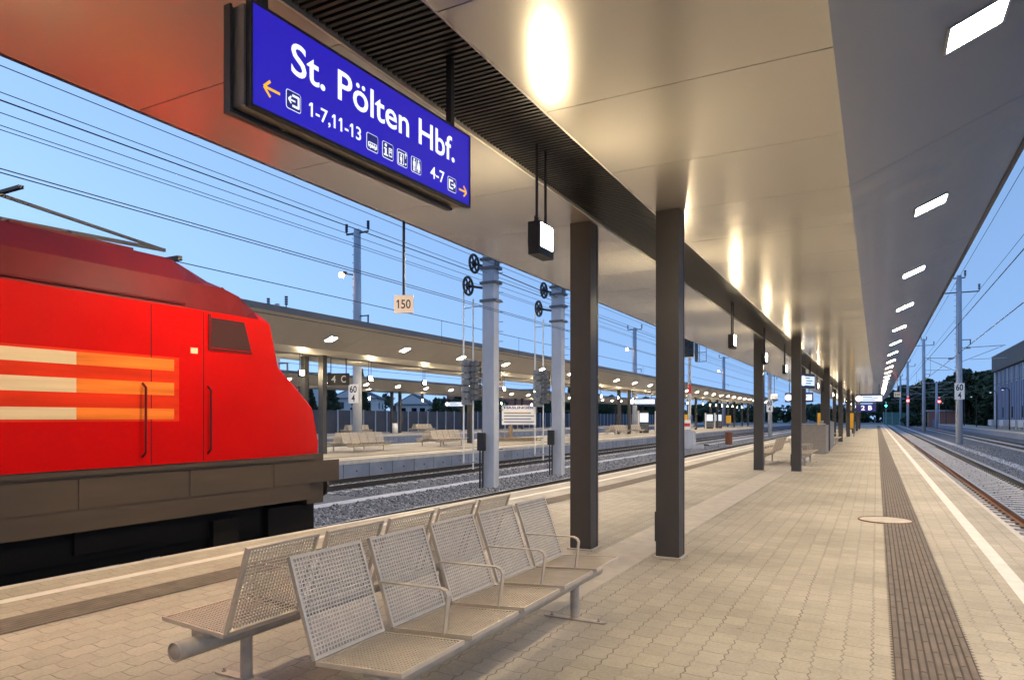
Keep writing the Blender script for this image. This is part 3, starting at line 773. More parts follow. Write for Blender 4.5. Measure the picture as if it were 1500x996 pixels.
# ------------------------------------------------------------------ locomotive
def loco():
    t = thing('locomotive', 'red electric locomotive with pale lettering streaks passing on the left track', 'locomotive', (-9.0, -1.0, RAIL))
    cx = -9.0
    def top(y):                                   # roof line towards the nose
        pts = [(-11, 3.62), (5.7, 3.62), (6.25, 3.42), (6.95, 2.95), (7.12, 2.35), (7.95, 1.78), (8.12, 1.30), (8.15, 1.05)]
        for (a, za), (b, zb) in zip(pts, pts[1:]):
            if y <= b: return za+(zb-za)*(y-a)/(b-a)
        return pts[-1][1]
    ys = [-11, -8, -4, 0, 3, 5.0, 5.7, 5.95, 6.25, 6.5, 6.75, 6.95, 7.04, 7.12, 7.35, 7.6, 7.8, 7.95, 8.05, 8.12]
    rings = []
    for y in ys:
        z = top(y); w = 1.5 - max(0, y-6.6)**2*.10
        zs = min(2.95, z-.06); zs2 = min(3.30, z-.02)
        k = .93 if z > 3 else .985
        rings.append([(cx+s_*w*kx, y, zz) for s_, kx, zz in ((1, 1, 1.05), (1, 1, zs), (1, k, zs2), (1, .72 if z > 3 else .9, z), (-1, .72 if z > 3 else .9, z), (-1, k, zs2), (-1, 1, zs), (-1, 1, 1.05))])
    mb = MB(); n = 8
    vs = [p for r_ in rings for p in r_]; fs = []; ms = []
    for i in range(len(rings)-1):
        for j in range(n):
            f = (i*n+j, i*n+(j+1) % n, (i+1)*n+(j+1) % n, (i+1)*n+j)
            roof = j in (1, 2, 3, 4, 5) and ys[i] < 6.6
            mb.add([vs[q] for q in f], [(0, 1, 2, 3)], 1 if roof else 0)
    mb.add(rings[0], [tuple(range(n))]); mb.add(rings[-1], [tuple(range(n))[::-1]])
    mb.build('body', ['red', 'maroon'], t, bevel=.05)
    X = cx+1.5
    w = MB(); w.prism([(5.98, 2.50), (6.62, 2.50), (6.50, 2.88), (5.98, 2.88)], X-.01, X+.006, 'x'); wo = w.build('cab_window', 'cab_glass', t, bevel=.02)
    f = MB()
    for q in ((5.93, 5.97, 2.46, 2.92), (5.97, 6.62, 2.46, 2.492)): f.box(X-.01, X+.011, *q)
    f.build('window_frame', 'maroon', wo)
    d = MB()                                             # cab door seams and the long body panel joints
    for y in (5.15, 5.86): d.box(X-.01, X+.003, y, y+.012, 1.06, 2.93)
    for y in (-7.5, -3.8, 1.2): d.box(X-.01, X+.003, y, y+.01, 1.06, 1.55)
    d.build('door_seam', 'maroon', t)
    for y in (5.05, 5.93):
        h = MB(); h.path([(X, y, 1.15), (X+.06, y, 1.2), (X+.06, y, 1.95), (X, y, 2.0)], .014, 8); h.build('handrail', 'maroon', t)
    # motion-blurred side lettering, painted on as horizontal streaks
    MB().box(X-.005, X+.0025, -3.6, 5.52, 1.56, 2.33).build('streak_field', 'streak_r', t)
    for z0, z1 in ((2.165, 2.30), (1.87, 2.02), (1.585, 1.71)):
        m1 = MB(); m1.box(X-.005, X+.006, -3.5, 4.3, z0, z1); m1.box(X-.005, X+.006, 4.3, 5.45, z0, z1, 1)
        m1.build('lettering_streak', ['decal', 'streak_o'], t)
    MB().box(X-.005, X+.004, 5.68, 5.78, 2.40, 2.47).build('number_plate', 'decal', t)
    mb = MB(); mb.box(X-.01, X+.012, -11, 5.6, 2.985, 3.01); mb.build('rain_gutter', 'maroon', t)
    mb = MB()                                        # windscreen on the sloping front
    mb.quad((cx-1.2, 6.40, 3.36), (cx+1.2, 6.40, 3.36), (cx+1.22, 6.93, 3.0), (cx-1.22, 6.93, 3.0)); mb.build('windscreen', 'glassdark', t)
    for s in (-1, 1): MB().tube((cx+s*.95, 7.9, 1.62), (cx+s*.95, 8.16, 1.60), .11, 14).build('headlight', 'white', t)
    mb = MB()                                         # underframe
    mb.box(cx-1.46, cx+1.46, -11, 7.75, .38, 1.05); mb.box(cx-1.40, cx+1.40, 7.75, 8.1, .30, 1.05)
    mb.box(cx-1.49, cx+1.49, -11, 7.8, .985, 1.045, 1)
    for y in np.arange(-10.5, 7.4, 1.35): mb.box(cx+1.46, cx+1.468, y, y+1.33, .62, .95)
    mb.box(cx-1.35, cx+1.35, -4.4, 2.7, -.35, .38, 2); mb.box(cx-1.3, cx+1.3, 7.1, 8.0, -.42, .30, 2); mb.box(cx-1.2, cx+1.2, 2.7, 7.1, -.1, .38, 2)  # near-black boxes filling the gap under the frame
    mb.build('underframe', ['skirt', 'skirt', 'gear_black'], t)
    for yc in (-6.6, 4.9):
        mb = MB(); mb.box(cx-1.25, cx+1.25, yc-2.1, yc+2.1, .02, .42); mb.box(cx-1.3, cx+1.3, yc-.5, yc+.5, .1, .56)
        for q in (-1.45, 1.45):
            mb.box(cx+1.1, cx+1.33, yc+q-.2, yc+q+.2, -.2, .25)
        bo = mb.build('bogie', 'gear_black', t)
        for q in (-1.45, 1.45):
            for s in (-1, 1): MB().tube((cx+s*.68, yc+q, .0), (cx+s*.82, yc+q, .0), .55, 28).build('wheel', 'gear_black', bo)
    for s in (-1, 1):
        b = MB(); b.tube((cx+s*.87, 8.05, .5), (cx+s*.87, 8.55, .5), .07, 12); b.tube((cx+s*.87, 8.55, .5), (cx+s*.87, 8.6, .5), .2, 16); b.build('buffer', 'black', t)
    p = MB()                                         # lowered pantograph and roof gear
    for s in (-1, 1):
        p.bar((cx+s*.5, 3.3, 3.75), (cx+s*.28, 6.2, 3.92), .035, .045); p.bar((cx+s*.28, 6.2, 3.92), (cx+s*.5, 3.9, 4.06), .03, .035)
        for y in (3.2, 4.8): p.tube((cx+s*.55, y, 3.6), (cx+s*.55, y, 3.78), .07, 10)
    for y in (3.8, 4.1): p.bar((cx-.85, y, 4.09), (cx+.85, y, 4.09), .05, .035)
    for y in (3.25, 4.8, 6.2): p.bar((cx-.6, y, 3.78), (cx+.6, y, 3.78), .07, .06)
    p.build('pantograph', 'wire', t)
    q = MB(); q.box(cx-1.0, cx+1.0, -8, 1.2, 3.60, 3.80); q.box(cx-.8, cx+.8, 4.0, 5.4, 3.60, 3.72); q.build('roof_hatch', 'maroon', t)
    return t
loco()

# ------------------------------------------------------------------ hanging signs
def hung_plate(x, y, ztop, zc, w, h, txt, label, name='distance_sign', face=0., mats=('plate', 'ink', 'black'), group=None, box=None, rods=(0,)):
    t = thing(name, label, 'sign', (x, y, zc), face, group)
    MB(local=True).box(-w/2, w/2, -.012, .012, -h/2, h/2).build('plate', mats[0], t)
    for r_ in rods: MB(local=True).tube((r_, 0, h/2), (r_, 0, ztop-zc), .022, 8).build('hanging_rod', mats[2], t)
    b = box or (-w*.37, w*.37, -h*.25, h*.25)
    for k, (tx, bx) in enumerate(txt if isinstance(txt, list) else [(txt, b)]): lettering(tx, bx, -.014, mats[1], t, .01)
    return t
YA = YAW*.9
hung_plate(-6.55, 8.76, 4.72, 3.38, .30, .28, '150', 'pale 150 plate hanging on a black rod from the left canopy edge', face=YA)
hung_plate(-6.55, 53, 4.74, 3.15, .42, .34, '210', 'small pale plate hanging from the far left canopy edge', face=.1)
hung_plate(1.30, 56, 4.74, 3.25, .42, .34, '210', 'small pale plate hanging from the far right canopy edge', face=.1)
hung_plate(-18.2, 46, 5.1, 3.4, .45, .36, '180', 'pale number plate hanging from the canopy across the tracks', face=.4)
hung_plate(-19.0, 34.5, 4.95, 3.55, .42, .36, '160', 'pale number plate hanging left of the near tension mast', face=.4)
hung_plate(-21.6, 24.0, 4.3, 3.35, 1.0, .55, [('4', (-.33, -.12, -.15, .17)), ('C', (.12, .34, -.15, .17))], 'dark hanging sector sign with 4 C beside the far columns', 'platform_sign', .45, ('column', 'white', 'black'), rods=(-.35, .35))

def display(x, y, zc, w, h, label, face=0., group=None, ztop=3.97, mode='white'):
    t = thing('departure_display', label, 'display', (x, y, zc), face, group)
    b = MB(local=True); b.box(-w/2, w/2, -.12, .12, -h/2, h/2); b.build('housing', 'navy' if mode == 'white' else 'bluepaint', t)
    s = MB(local=True)
    if mode == 'white':
        s.box(-w*.28, w*.46, -.126, -.121, -h*.32, h*.32); s.build('screen', 'screen', t)
        c = MB(local=True); c.prism([(-w*.38+.36*h*math.cos(a), .36*h*math.sin(a)) for a in np.linspace(0, 2*math.pi, 21)[:-1]], -.126, -.121); c.build('clock', 'signwhite', t)
        l = MB(local=True)
        for k, (q0, q1) in enumerate(((-.24, .1), (-.24, .30), (-.24, .2))): l.box(w*q0, w*q1, -.129, -.127, h*(.16-.18*k), h*(.22-.18*k))
        l.build('text_rows', 'bluepaint', t)
    for u in (-w*.35, w*.35): MB(local=True).tube((u, 0, h/2), (u, 0, ztop-zc), .025, 8).build('hanging_rod', 'black', t)
    return t
GD = 'hanging displays under the near canopy'
display(-.45, 55, 2.97, 1.75, .62, 'lit white departure display with clock above the right platform side', group=GD)
display(-4.6, 50, 2.97, 1.75, .62, 'lit white departure display between far columns, left of the platform', group=GD)
display(-2.64, 31.5, 3.15, .95, .6, 'dark blue hanging screen just right of the second column pair', face=R(62), group=GD, ztop=4.0)
display(-20.4, 66, 3.2, 2.6, .7, 'lit display with round clock on the opposite platform', face=.35, ztop=4.4, group='displays across the tracks')
display(-20.6, 78, 3.2, 2.2, .6, 'smaller lit display farther along the opposite platform', face=.35, ztop=4.4, group='displays across the tracks')
display(-43.5, 68, 3.2, 2.3, .7, 'small violet lit display on the farthest platform', face=.5, ztop=4.4, group='displays across the tracks')
t = display(-.9, 78, 2.6, 1.7, .75, 'blue hanging platform sign with white 2 B far down the platform', mode='blue', group=GD)
lettering('2', (-.48, -.14, -.22, .24), -.124, 'signwhite', t, .02); lettering('B', (.16, .5, -.22, .24), -.124, 'signwhite', t, .02)

# ------------------------------------------------------------------ masts
def tension_mast(x, y, label):
    t = thing('tension_mast', label, 'mast', (x, y, BED-.1), 0, 'tension masts between the tracks')
    p = MB(local=True); p.prism([(-.23, -.18), (.23, -.18), (.23, .18), (-.23, .18)], 0, 8.3, 'z'); p.build('post', 'mast', t, bevel=.03)
    c = MB(local=True)
    for z in (6.35, 6.95, 7.45, 7.75): c.box(-.30, .32, -.235, -.185, z, z+.09); c.box(-.30, .32, .185, .235, z, z+.09); c.box(-.30, -.235, -.185, .185, z, z+.09); c.box(.235, .32, -.185, .185, z, z+.09)
    c.box(-.26, -.235, -.1, .1, 6.3, 7.9); c.box(.235, .27, -.14, .14, 7.5, 8.1)
    for z in np.arange(1.4, 8.0, .33): c.tube((.27, .1, z), (.42, .1, z), .012, 6)
    c.build('collar', 'mastdark', t)
    for (dx, z) in ((-.62, 7.72), (-.86, 6.98)):
        w = MB(local=True); w.torus((dx, -.05, z), .30, .045, 'x', 28, 8); w.torus((dx, -.05, z), .09, .05, 'x', 14, 6)
        for k in range(6):
            a = k*math.pi/3; w.bar((dx, -.05+.08*math.cos(a), z+.08*math.sin(a)), (dx, -.05+.29*math.cos(a), z+.29*math.sin(a)), .04, .05, (1, 0, 0))
        w.bar((dx, -.05, z), (-.27, 0, z-.12), .06, .08); w.tube((dx-.07, -.05, z), (dx+.07, -.05, z), .05, 10)
        w.build('tension_wheel', 'wire', t)
    for (dx, z0, z1, n_, mt, r_) in ((-.86, 2.9, 4.45, 7, 'weight', .21), (-.52, 3.05, 4.4, 7, 'mastdark', .19)):
        w = MB(local=True); hh = (z1-z0)/n_
        for k in range(n_): w.tube((dx, -.1, z0+k*hh), (dx, -.1, z0+k*hh+hh*.84), r_, 16)
        w.tube((dx, -.1, z0), (dx, -.1, z1), .07, 8); w.build('weight_stack', mt, t)
    for dx, z0, z1 in ((-1.0, .9, 6.8), (-.62, .7, 6.5)):
        MB(local=True).path([(dx, -.12, z0), (dx, -.12, z1)], .028, 8).build('guide_rod', 'white', t)
    MB(local=True).bar((-1.02, -.12, .95), (.0, -.2, .95), .03, .03).build('bracket', 'galv', t); MB(local=True).bar((-1.02, -.12, 6.2), (-.24, -.1, 6.25), .03, .03).build('bracket', 'galv', t)
    b = MB(local=True); b.box(-.33, -.08, -.34, -.19, 1.35, 1.95); b.path([(-.26, -.27, 1.35), (-.26, -.27, 0)], .03, 6); b.path([(-.15, -.27, 1.35), (-.15, -.27, 0)], .03, 6); b.build('switch_box', 'black', t)
    return t
tension_mast(-11.55, 20.3, 'near pale concrete tension mast with two black wheels and weights')
tension_mast(-11.55, 25.9, 'second concrete tension mast with wheels, right of the nearer one')

def line_mast(x, y, h, label, w=.42, arms=((.97, .7),), lamp=False, sign=None, group=None, lattice=False, canti=None):
    t = thing('catenary_mast', label, 'mast', (x, y, BED-.1), 0, group)
    p = MB(local=True); p.tube((0, 0, 0), (0, 0, h), w*.62, 12, r1=w*.42); p.build('post', 'mast', t, True)
    a = MB(local=True)
    for fz, L in arms:
        z = h*fz; a.bar((-L, 0, z), (L, 0, z), .09, .10)
        for s in (-1, 1): a.tube((s*L, 0, z), (s*L, 0, z+.16), .03, 6)
    a.bar((w*.3, 0, h*.62), (w*.3+.75, 0, h*.62), .07, .07); a.tube((w*.3+.7, 0, h*.62), (w*.3+.7, 0, h*.62-.45), .05, 6)
    a.build('crossarm', 'mastdark', t)
    st = MB(local=True); st.bar((-w*.56, 0, 3), (-w*.44, 0, h-.4), .03, .03, (0, 1, 0))
    for z in np.arange(3, h-.4, .5): st.tube((-w*.40, .0, z), (-w*.40-.2, 0, z), .018, 5)
    st.build('climbing_ladder', 'mastdark', t)
    ins = MB(local=True)
    for fz, L in arms:
        for s in (-1, 1):
            for k in range(4): ins.tube((s*L, 0, h*fz+.16+k*.13), (s*L, 0, h*fz+.25+k*.13), .09, 8)
    ins.build('insulator', 'wire', t)
    if canti:
        c = MB(local=True)
        for s, L, z in canti:
            c.bar((0, 0, z), (s*L, 0, z+.1), .06, .06); c.bar((0, 0, z-1.3), (s*L*.95, 0, z+.05), .05, .05); c.bar((s*L*.25, 0, z-1.05), (s*(L+.1), 0, z-1.0), .04, .04)
            c.tube((s*.45, 0, z), (s*.85, 0, z), .09, 8)
        c.build('cantilever', 'galv', t)
    if lamp:
        z = h*.80
        l = MB(local=True); l.bar((0, 0, z), (-.75, -.25, z+.12), .08, .08); l.box(-1.05, -.7, -.4, -.1, z+.08, z+.26)
        lo = l.build('lamp_arm', 'mastdark', t)
        MB(local=True).ball((-.95, -.34, z+.05), .18, 12, 8).build('lamp', 'street', t)
    if sign:
        sg = MB(local=True); z = sign[1]; sg.box(-.38, .38, -w*.62-.06, -w*.62-.03, z, z+sign[2]); so_ = sg.build('sign_plate', 'white', t)
        tx = sign[0]
        if len(tx) == 1: lettering(tx[0], (-.25, .25, z+.15, z+sign[2]-.15), -w*.62-.062, 'ink', so_, .02)
        else:
            hh = sign[2]/2
            lettering(tx[0], (-.27, .27, z+hh+.06, z+sign[2]-.09), -w*.62-.062, 'ink', so_, .02); lettering(tx[1], (-.13, .13, z+.09, z+hh-.06), -w*.62-.062, 'ink', so_, .02)
    return t
GM = 'masts across the tracks'; GR = 'catenary masts along the right track'
line_mast(-28.2, 33.0, 14.0, 'tall mast with glowing lamp rising behind the far canopy roof', .50, ((.985, .85),), True, (['60', '4'], 3.35, 1.15), GM)
line_mast(-28.2, 88, 14.3, 'lamp mast with glowing lamp seen between the two near columns', .55, ((.985, .95),), True, None, GM)
line_mast(-28.2, 148, 15.2, 'distant lamp mast right of the near columns', .6, ((.985, .95),), True, None, GM)
line_mast(-29.5, 215, 15.5, 'tiny lamp mast far down the left tracks', .7, ((.985, .95),), True, None, GM)
line_mast(-30, 28.3, 8.9, 'short steel mast top above the far canopy near the locomotive', .3, ((.97, .7),), False, None, GM)
line_mast(-11.8, 83, 12.5, 'pale mast left of the second column pair, bare one', .42, ((.97, .9),), False, None, GM)
line_mast(-12.0, 93, 12.5, 'pale mast with white plate left of the second column pair', .42, ((.97, .9),), False, (['60', '4'], 3.2, 1.5), GM)
line_mast(6.55, 73.4, 15.2, 'tall mast with white 60 4 plate beside the right track', .46, ((.985, .45), (.90, 1.5)), False, (['60', '4'], 4.1, 1.45), GR, canti=((1, 3.4, 8.7), (-1, 2.6, 7.8)))
line_mast(7.3, 140, 16.2, 'second mast along the right track left of the tall one', .5, ((.985, .4), (.93, 1.5)), False, None, GR, canti=((1, 4.4, 8.5), (-1, 3.2, 7.8)))
for i, (x, y, h) in enumerate(((6.6, 190, 16), (11.5, 175, 10), (6.3, 235, 15), (5.2, 290, 15), (12.2, 250, 14))):
    line_mast(x, y, h, 'distant pale mast in the cluster at the end of the right track', .5, ((.985, .5), (.92, 1.5)), False, None, 'distant masts at the end of the right track', canti=((1, 3, 8), (-1, 2.5, 8)))

def signal(x, y, label, h, head_z, lampmat=None, big=False):
    t = thing('signal_mast', label, 'signal', (x, y, BED), 0, 'railway signals')
    p = MB(local=True); p.tube((0, 0, .0), (0, 0, h), .09 if not big else .12, 10); p.build('post', 'galv', t)
    if big:
        q = MB(local=True); q.box(-.38, .38, -.4, .4, -.1, 1.35); q.box(-.3, 1.1, -.5, -.2, -.1, .35); q.build('base', 'mast', t)
        r_ = MB(local=True); r_.tube((0, 0, 4.2), (0, 0, 4.9), .125, 10); r_.build('red_band', 'redpaint', t)
        b = MB(local=True); b.box(-.42, .42, -.22, -.12, head_z, head_z+1.9); bo = b.build('signal_head', 'white', t)
        k = MB(local=True); k.box(-.35, .35, -.25, -.221, head_z+.08, head_z+1.82)
        for zz in (.5, .95, 1.4): k.tube((-.12, -.25, head_z+zz), (-.12, -.36, head_z+zz), .10, 10)
        k.build('face_board', 'black', bo)
        d = MB(local=True); d.box(.42, .6, -.1, .25, head_z-.3, head_z+2.1)
        for s in (.75, 1.25): d.tube((s, .0, head_z-.3), (s, 0, head_z+1.2), .025, 6)
        for zz in (-.3, .4, 1.2): d.tube((.5, 0, head_z+zz), (1.25, 0, head_z+zz), .025, 6)
        d.build('ladder_cage', 'mastdark', t)
        n = MB(local=True); n.box(-.38, .1, -.18, -.13, 1.45, 2.2); n.box(-.36, .08, -.19, -.181, 1.7, 1.95, 1); n.build('number_plate', ['white', 'redpaint'], t)
    else:
        b = MB(local=True); b.box(-.3, .3, -.12, .12, head_z-.45, head_z+.45); b.build('signal_head', 'black', t)
        MB(local=True).ball((0, -.2, head_z), .27, 12, 8).build('lens', lampmat, t)  # ball made oversized to take in the glow around the signal light
        MB(local=True).box(-.2, .2, -.12, .0, head_z+.75, head_z+1.15).build('marker_plate', 'white', t)
    return t
signal(-12.6, 52.8, 'tall signal mast with black head just right of the near columns', 8.6, 6.9, None, True)
signal(6.2, 178, 'red glowing signal at the end of the right track, left of two', 6.6, 6.2, 'redlamp')
signal(13.0, 190, 'red glowing signal in front of the brick hut, right of two', 6.6, 6.2, 'redlamp')
signal(2.5, 235, 'tiny teal signal light at the far end of the platform', 6.6, 6.0, 'tealamp')
# buffer stop style point machine beside the signal
t = thing('point_machine', 'black point machine lying by the signal mast base', 'rail equipment', (-13.9, 55.5, BED))
mb = MB(local=True); mb.box(-.5, .5, -.35, .35, 0, .45); mb.prism([(-.9, 0), (-.5, 0), (-.5, .45)], -.3, .3); mb.tube((.5, 0, .2), (2.2, 0, .2), .05, 8); mb.build('casing', 'black', t)

# overhead wires
def wire(pts, r, label, group, name='overhead_wire', drops=()):
    mb = MB(); mb.path(pts, r, 6); o = mb.build(name, 'wire'); tag(o, label, 'wire', group)
    for a, b in drops: MB().tube(a, b, r*.6, 5).build('dropper', 'wire', o)
    return o
LW = 'wires over the left tracks'; lab = 'thin dark overhead wire running above the left tracks'
def zr(x, ratio): return H+abs(x)/ratio
for x, rt in ((-9.0, 3.11), (-9.15, 3.16)): wire([(x, -30, zr(x, rt)), (x, 330, zr(x, rt))], .008, lab, LW)
for x, rt, r_ in ((-11.0, 2.20, .0075), (-11.6, 2.38, .0075), (-12.0, 2.44, .013), (-11.9, 2.54, .0075), (-12.4, 2.65, .0075), (-12.6, 2.69, .0075), (-29.2, 2.02, .02), (-27.2, 1.93, .02)):
    wire([(x, -30, zr(x, rt)), (x, 340, zr(x, rt))], r_, lab, LW)
zB = zr(-16, 3.96)
wire([(-16, -30, zB), (-16, 330, zB)], .014, lab, LW, drops=[((-16, y, zB), (-16, y, zB-.95)) for y in (24, 31, 38, 52, 66)])
wire([(-16, -30, zB-.95), (-16, 330, zB-.95)], .011, lab, LW)
for x, z in ((-31, 6.8), (-31, 5.3), (-36, 6.8), (-36, 5.4)): wire([(x, -20, z), (x, 340, z)], .016, lab, LW)
wire([(-11.3, 20.4, 7.2), (-9.4, 24.5, 7.9), (-8.6, 29, 8.3)], .022, 'anchor wire with insulator running from the near tension mast to the canopy', LW)
wire([(-11.3, 20.4, 6.5), (-11.5, 25.7, 6.5)], .018, 'stay wire strung between the two tension masts', LW)
mb = MB()
for k in range(5): mb.tube((-10.55-.0, 21.9+.12*k, 7.45+.02*k), (-10.55, 21.98+.12*k, 7.46+.02*k), .10, 10)
RW = 'wires over the right tracks'; lr = 'thin dark overhead wire running above the right tracks'
for x, z in ((3.55, 4.75), (3.55, 6.2), (10.2, 4.8), (10.2, 6.3), (5.0, 13.0), (8.1, 13.0), (6.55, 14.2)):
    wire([(x, 2, z), (x, 400, z)], .016, lr, RW, drops=[((x, y, z), (x, y, z+1.45)) for y in (40, 60, 80)] if z < 5 else ())
t = thing('catenary_bracket', 'thin registration arm with insulator at the top right edge', 'bracket', (3.4, 19.5, 5.2))
mb = MB(local=True); mb.tube((-.3, 0, .55), (4.6, 0, .95), .03, 8); mb.tube((-.3, 0, .4), (4.6, .3, .2), .022, 8); mb.torus((-.15, 0, .35), .12, .03, 'y', 14, 6); mb.tube((-.35, 0, .6), (-.35, 0, .1), .025, 6)
mb.build('arm', 'wire', t)

# ------------------------------------------------------------------ platform furniture
def timetable(x, y, face, label, grp, mat='yellow', w=.5):
    t = thing('timetable_board', label, 'timetable', (x, y, 0), face, grp)
    for u in (-w/2-.03, w/2+.03): MB(local=True).tube((u, 0, 0), (u, 0, 2.05), .03, 8).build('post', 'mastdark', t)
    MB(local=True).box(-w/2, w/2, -.04, .04, .7, 2.0).build('board', mat, t)
    return t
GT = 'yellow timetable boards'
timetable(-3.9, 60, .1, 'yellow timetable board left of the far columns', GT); timetable(-2.0, 66, .1, 'yellow timetable board right of the far columns', GT)
for (y, w) in ((82, 'left'), (88, 'middle'), (84.5, 'right')): timetable(-22.3+{'left': -.8, 'middle': .6, 'right': 1.4}[w], y, .3, f'{w} yellow timetable board on the opposite platform', GT, w=.9)
for y, w in ((112, 'first'), (120, 'second')): timetable(-22.1, y, .3, f'{w} yellow timetable board beyond the signal mast', GT, w=.8)
def machine(x, y, label):
    t = thing('ticket_machine', label, 'machine', (x, y, 0), .45, 'machines on the platform across the tracks')
    MB(local=True).box(-.55, .55, -.35, .35, 0, 2.3).build('cabinet', 'column', t, bevel=.03)
    MB(local=True).box(-.4, .5, -.375, -.352, 1.15, 2.1).build('screen', 'screen', t)
    MB(local=True).box(-.62, -.45, -.385, -.30, 0.001, 2.35).build('side_frame', 'white', t)
    MB(local=True).box(-.4, .5, -.37, -.352, .25, 1.0).build('front_panel', 'mastdark', t)
    return t
machine(-22.0, 71.5, 'lit ticket machine across the tracks, left one'); machine(-21.6, 76.5, 'lit ticket machine across the tracks, right one')
machine(-22.0, 104, 'small grey machine beyond the signal mast, left one'); machine(-21.9, 110, 'small grey machine beyond the signal mast, right one')
t = thing('waste_bin', 'pale square bin standing on the opposite platform beside the benches', 'bin', (-20.9, 76.2, 0), .3)
MB(local=True).box(-.4, .4, -.3, .3, .1, 1.45).build('body', 'white', t, bevel=.03); MB(local=True).box(-.36, .36, -.26, .26, 0, .1).build('base', 'black', t); MB(local=True).box(-.25, .25, -.305, -.301, 1.0, 1.2).build('slot', 'black', t)
t = thing('waste_bin', 'round pale bin between the benches on the farthest platform', 'bin', (-44.5, 58, 0))
MB(local=True).tube((0, 0, .0), (0, 0, 1.05), .28, 16).build('body', 'white', t, True); MB(local=True).tube((0, 0, 1.05), (0, 0, 1.12), .22, 16).build('lid', 'black', t)
# stair parapets on the near platform
def parapet(x0, x1, y, h, label, yl):
    t = thing('stair_parapet', label, 'parapet', ((x0+x1)/2, y, 0), 0, 'stair parapets on the near platform')
    w = (x1-x0)/2
    MB(local=True).box(-w, w, 0, .06, .02, h).build('end_panel', 'glass_panel', t)
    for s in (-1, 1): xx = sorted((s*w, s*(w-.06))); MB(local=True).box(xx[0], xx[1], .062, yl, .02, h).build('side_panel', 'glass_panel', t)
    MB(local=True).path([(-w, 0, h+.05), (w, 0, h+.05)], .025, 8).build('handrail', 'galv', t)
    return t
parapet(-3.0, -1.97, 33.2, 1.28, 'satin metal stair parapet panel behind the second benches', 2.0)
parapet(-2.62, -2.1, 39.0, 1.38, 'farther metal stair parapet right of the third column', 3.6)
# advertising banner and building material on the far platform
t = thing('banner', 'white banner on two poles with blue heading behind the near masts', 'banner', (-27.6, 53.5, 0), .45)
for u in (-1.25, 1.25): MB(local=True).tube((u, .03, -.9), (u, .03, 2.9), .03, 8).build('pole', 'galv', t)
MB(local=True).box(-1.5, 1.5, -.02, .0, 1.0, 2.7).build('sheet', 'white', t)
lettering('HASLINGER', (-1.3, 1.3, 2.38, 2.6), -.022, 'bluepaint', t, .03)
mb = MB(local=True)
for k in range(4): mb.box(-1.3, 1.3-.25*(k % 2), -.024, -.021, 1.2+.26*k, 1.3+.26*k, 1 if k == 3 else 0)
mb.build('text_rows', ['shed', 'wood'], t)
t = thing('timber_pile', 'pile of planks and pallets lying on the opposite platform behind the masts', 'planks', (-22.3, 42.5, 0), .2)
mb = MB(local=True)
for k in range(9): mb.bar((-1.6+random.uniform(-.3, .3), -.5+.12*k, .06+.07*(k % 3)), (1.7+random.uniform(-.3, .3), -.45+.12*k, .06+.07*(k % 3)), .14, .05)
mb.build('planks', 'wood', t)
mb = MB(local=True); mb.box(-1.9, -1.65, -.2, .2, 0, 1.0); mb.box(-.5, -.28, .3, .6, .25, 1.05); mb.bar((-1.7, 0, .9), (-.4, .4, .3), .08, .05); mb.build('upright_boards', 'wood', t)
t = thing('red_tank', 'small rusty red barrel by the left track beyond the second columns', 'barrel', (-11.4, 62, BED))
mb = MB(local=True); mb.tube((0, 0, 0), (0, 0, 1.1), .3, 14); mb.torus((0, 0, .4), .3, .03, 'z', 14, 6); mb.torus((0, 0, .8), .3, .03, 'z', 14, 6); mb.build('drum', 'rust', t)

# noise fence behind the farthest platform
def fence(x, y0, y1, h, step, label, pm_='fence_panel'):
    t = thing('fence', label, 'fence', (x, y0, GND))
    mb = MB(local=True); mb.box(-.05, .05, 0, y1-y0, .05, h); mb.build('panel', pm_, t)
    y = 0
    while y <= y1-y0: MB(local=True).box(.05, .17, y-.07, y+.07, 0, h+.08).build('post', 'fence_post', t); y += step
    return t
fence(-61, 30, 260, 3.5, 2.5, 'long dark noise fence with pale posts behind the farthest platform')
f2 = thing('fence', 'pale green noise fence beside the brick hut', 'fence', (2.0, 262, GND)); 
mb = MB(local=True); mb.box(0, 13, -.05, .05, 0, 4.4); mb.build('panel', 'green_panel', f2)
for k in range(6): MB(local=True).box(k*2.6-.08, k*2.6+.08, -.17, -.05, 0, 4.5).build('post', 'fence_post', f2)

# houses behind the fence
def house(x, y, w, d, h, label, rz=0., rh=2.2, flat=False):
    t = thing('house', label, 'house', (x, y, GND), rz, 'houses behind the fence')
    MB(local=True).box(-w/2, w/2, -d/2, d/2, 0, h).build('wall', 'cream_wall', t)
    if flat: MB(local=True).box(-w/2-.3, w/2+.3, -d/2-.3, d/2+.3, h, h+.4).build('roof', 'roof_tile', t)
    else:
        m = MB(local=True); m.prism([(-w/2-.4, h-.15), (w/2+.4, h-.15), (w/2+.4, h), (0, h+rh), (-w/2-.4, h)], -d/2-.4, d/2+.4); m.build('roof', 'roof_tile', t)
        g = MB(local=True); g.prism([(-w/2, h), (w/2, h), (0, h+rh-.25)], -d/2-.42, -d/2-.405); g.build('gable', 'cream_wall', t)
        MB(local=True).box(w*.15, w*.15+.6, -.3, .3, h+.6, h+rh+.7).build('chimney', 'brick', t)
    for z in ([h-2.1] if h < 6 else [h-2.1, h-5]):
        for u in (-w*.28, 0.05*w, w*.3):
            MB(local=True).box(u-.55, u+.55, -d/2-.05, -d/2-.003, z, z+1.3).build('window', 'glassdark', t)
        for u in (-d*.25, d*.25): MB(local=True).box(w/2+.003, w/2+.05, u-.5, u+.5, z, z+1.3).build('window', 'glassdark', t)
    return t
house(-92, 108, 9, 8, 6.4, 'white gabled house behind the dark fence, larger one', .5)
